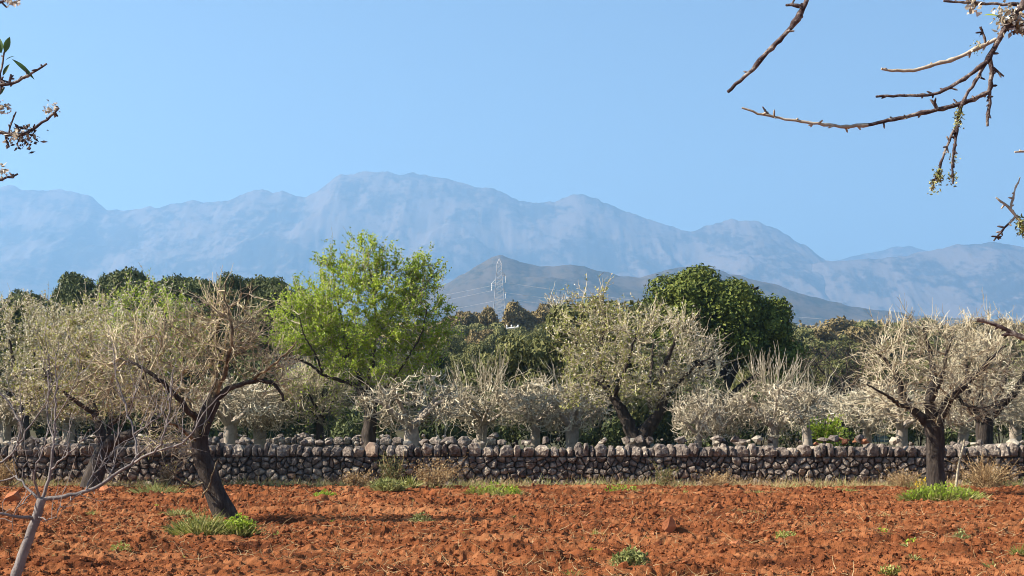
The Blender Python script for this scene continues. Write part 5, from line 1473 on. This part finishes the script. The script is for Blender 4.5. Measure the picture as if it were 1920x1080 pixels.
# ------------------------------------------------------------------ pylon, power lines, power pole, bird
DP = 700.0
def pp_(px, py, dy=0.0): return at(px, py, DP + dy)
B0 = ground_at(936, DP)
t = thing('pylon', 'pale steel lattice power pylon standing above the rusty pines before the hill', 'pylon', B0)
def loc_(p): return np.asarray(p) - B0
Htop = (HOR - 485) / F * DP + EYE - B0[2]
def half(z):
    u = z / Htop
    return 3.2 * (1 - u) ** 1.1 + 0.75 * u + 0.15
levels = np.linspace(0, Htop * 0.93, 15)
for sx, sy in ((-1, -1), (1, -1), (1, 1), (-1, 1)):
    P = np.array([(sx * half(z), sy * half(z), z) for z in levels]); b = MB(); b.tubes(P, np.full(len(P), 0.095), 4); obj('leg', b.mesh('leg', M['steel']), t)
b = MB()
co = [(-1, -1), (1, -1), (1, 1), (-1, 1)]
for z0_, z1_ in zip(levels[:-1], levels[1:]):
    for i in range(4):
        a = co[i]; c = co[(i + 1) % 4]; h0, h1 = half(z0_), half(z1_)
        for p, q in (((a[0] * h0, a[1] * h0, z0_), (c[0] * h1, c[1] * h1, z1_)), ((c[0] * h0, c[1] * h0, z0_), (a[0] * h1, a[1] * h1, z1_)), ((a[0] * h1, a[1] * h1, z1_), (c[0] * h1, c[1] * h1, z1_))):
            b.tubes(np.array([p, q]), np.full(2, 0.05), 3)
zt = levels[-1]; h = half(zt)
for a in co: b.tubes(np.array([(a[0] * h, a[1] * h, zt), (0, 0, Htop)]), np.full(2, 0.09), 3)
obj('bracing', b.mesh('bracing', M['steel']), t, kind='stuff')
ends = []
for px_, py_, pe in ((948, 517, 530), (922, 531, 545), (948, 548, 560)):
    e = loc_(pp_(px_, py_)); z = e[2]; s_ = 1 if e[0] > 0 else -1; h = half(z)
    b = MB()
    for sy in (-1, 1):
        b.tubes(np.array([(s_ * h, sy * h, z), e]), np.full(2, 0.10), 3); b.tubes(np.array([(s_ * h, sy * h, z + 1.6), e]), np.full(2, 0.09), 3)
    obj('crossarm', b.mesh('crossarm', M['steel']), t)
    f_ = loc_(pp_(px_, pe)); zz = np.linspace(0, 1, 9)
    P = e + (f_ - e) * zz[:, None]; r = np.where(np.arange(9) % 2 == 0, 0.10, 0.22)
    b = MB(); b.tubes(P, r, 6); obj('insulator', b.mesh('insulator', M['white']), t); ends.append(f_ + B0)
def wire(a, c, sag, r, n=40):
    u = np.linspace(0, 1, n)[:, None]; P = a + (c - a) * u; P[:, 2] -= sag * 4 * (u * (1 - u))[:, 0]
    b = MB(); b.tubes(P - ends[0], np.full(n, r), 4); return b.mesh('wire', M['wire'])
lines = thing('power_line', 'three thin pale wires running from the pylon across the hill', 'power line', ends[0])
for i, e in enumerate(ends):
    obj('wire', wire(e, at(2150, 618 + i * 10, 760), 6, 0.045), lines)
    obj('wire', wire(e, at(-250, 640 + i * 10, 640), 8, 0.036), lines)

DU = 232.0; u0 = ground_at(965, DU)
t = thing('power_pole', 'power pole with white crossarm and fittings in front of the rusty pines', 'pole', u0)
zt = (HOR - 614) / F * DU + EYE - u0[2]
b = MB(); b.tubes(np.array([(0, 0, -0.3), (0, 0, zt + 0.25)]), np.array([0.16, 0.12]), 8); obj('post', b.mesh('post', M['stone_pale']), t)
b = MB(); b.tubes(np.array([(-1.25, 0, zt - 0.15), (0.55, 0, zt + 0.05)]), np.array([0.13, 0.13]), 4); obj('crossarm', b.mesh('crossarm', M['white']), t)
for x in (-1.15, -0.45, 0.5):
    b = MB(); b.tubes(np.array([(x, 0, zt), (x, 0, zt + 0.25), (x, 0, zt + 0.4)]), np.array([0.07, 0.13, 0.05]), 6); obj('insulator', b.mesh('insulator', M['white']), t)
o = u0 + np.array([-1.15, 0, zt + 0.3]); c = at(700, 640, 225)
u = np.linspace(0, 1, 24)[:, None]; P = (c - o) * u; P[:, 2] -= 1.2 * 4 * (u * (1 - u))[:, 0]
b = MB(); b.tubes(P, np.full(24, 0.022), 4)
ob = obj('cable', b.mesh('cable', M['bird']), loc=o); tag(ob, 'dark cable running left from the white-armed power pole', 'cable')

bp = at(1417, 542, 72)
V = [(0.17, 0, 0.02), (0.10, 0.035, 0.03), (0.10, -0.035, 0.03), (0.10, 0, 0.065), (0.10, 0, -0.01), (0, 0.05, 0.02), (0, -0.05, 0.02), (0, 0, 0.06), (0, 0, -0.03), (-0.14, 0.02, 0), (-0.14, -0.02, 0), (-0.14, 0, 0.02), (-0.14, 0, -0.01), (-0.24, 0.05, -0.005), (-0.24, -0.05, -0.005)]
Q = [(1, 3, 7, 5), (3, 2, 6, 7), (2, 4, 8, 6), (4, 1, 5, 8), (5, 7, 11, 9), (7, 6, 10, 11), (6, 8, 12, 10), (8, 5, 9, 12), (9, 13, 14, 10)]
T = [(0, 3, 1), (0, 2, 3), (0, 4, 2), (0, 1, 4)]
bt = thing('bird', 'dark bird flying above the right shoulder of the evergreen oak', 'bird', bp, None, R(20))
obj('body', mesh_np('body', np.array(V), Q, T, M['bird'], True), bt)
for s_ in (1, -1):
    Wv = np.array([(0.09, 0.03, 0.03), (-0.05, 0.03, 0.02), (0.08, 0.16, 0.09), (-0.04, 0.17, 0.085), (0.02, 0.30, 0.10), (-0.04, 0.30, 0.095), (-0.04, 0.40, 0.06)]) * np.array([1, s_, 1])
    wq = [(0, 2, 3, 1), (2, 4, 5, 3)]; wt = [(4, 6, 5)]
    obj('wing', mesh_np('wing', np.concatenate([Wv, Wv - [0, 0, 0.012]]), wq + [tuple(7 + i for i in q[::-1]) for q in wq], wt + [tuple(7 + i for i in q[::-1]) for q in wt], M['bird']), bt)
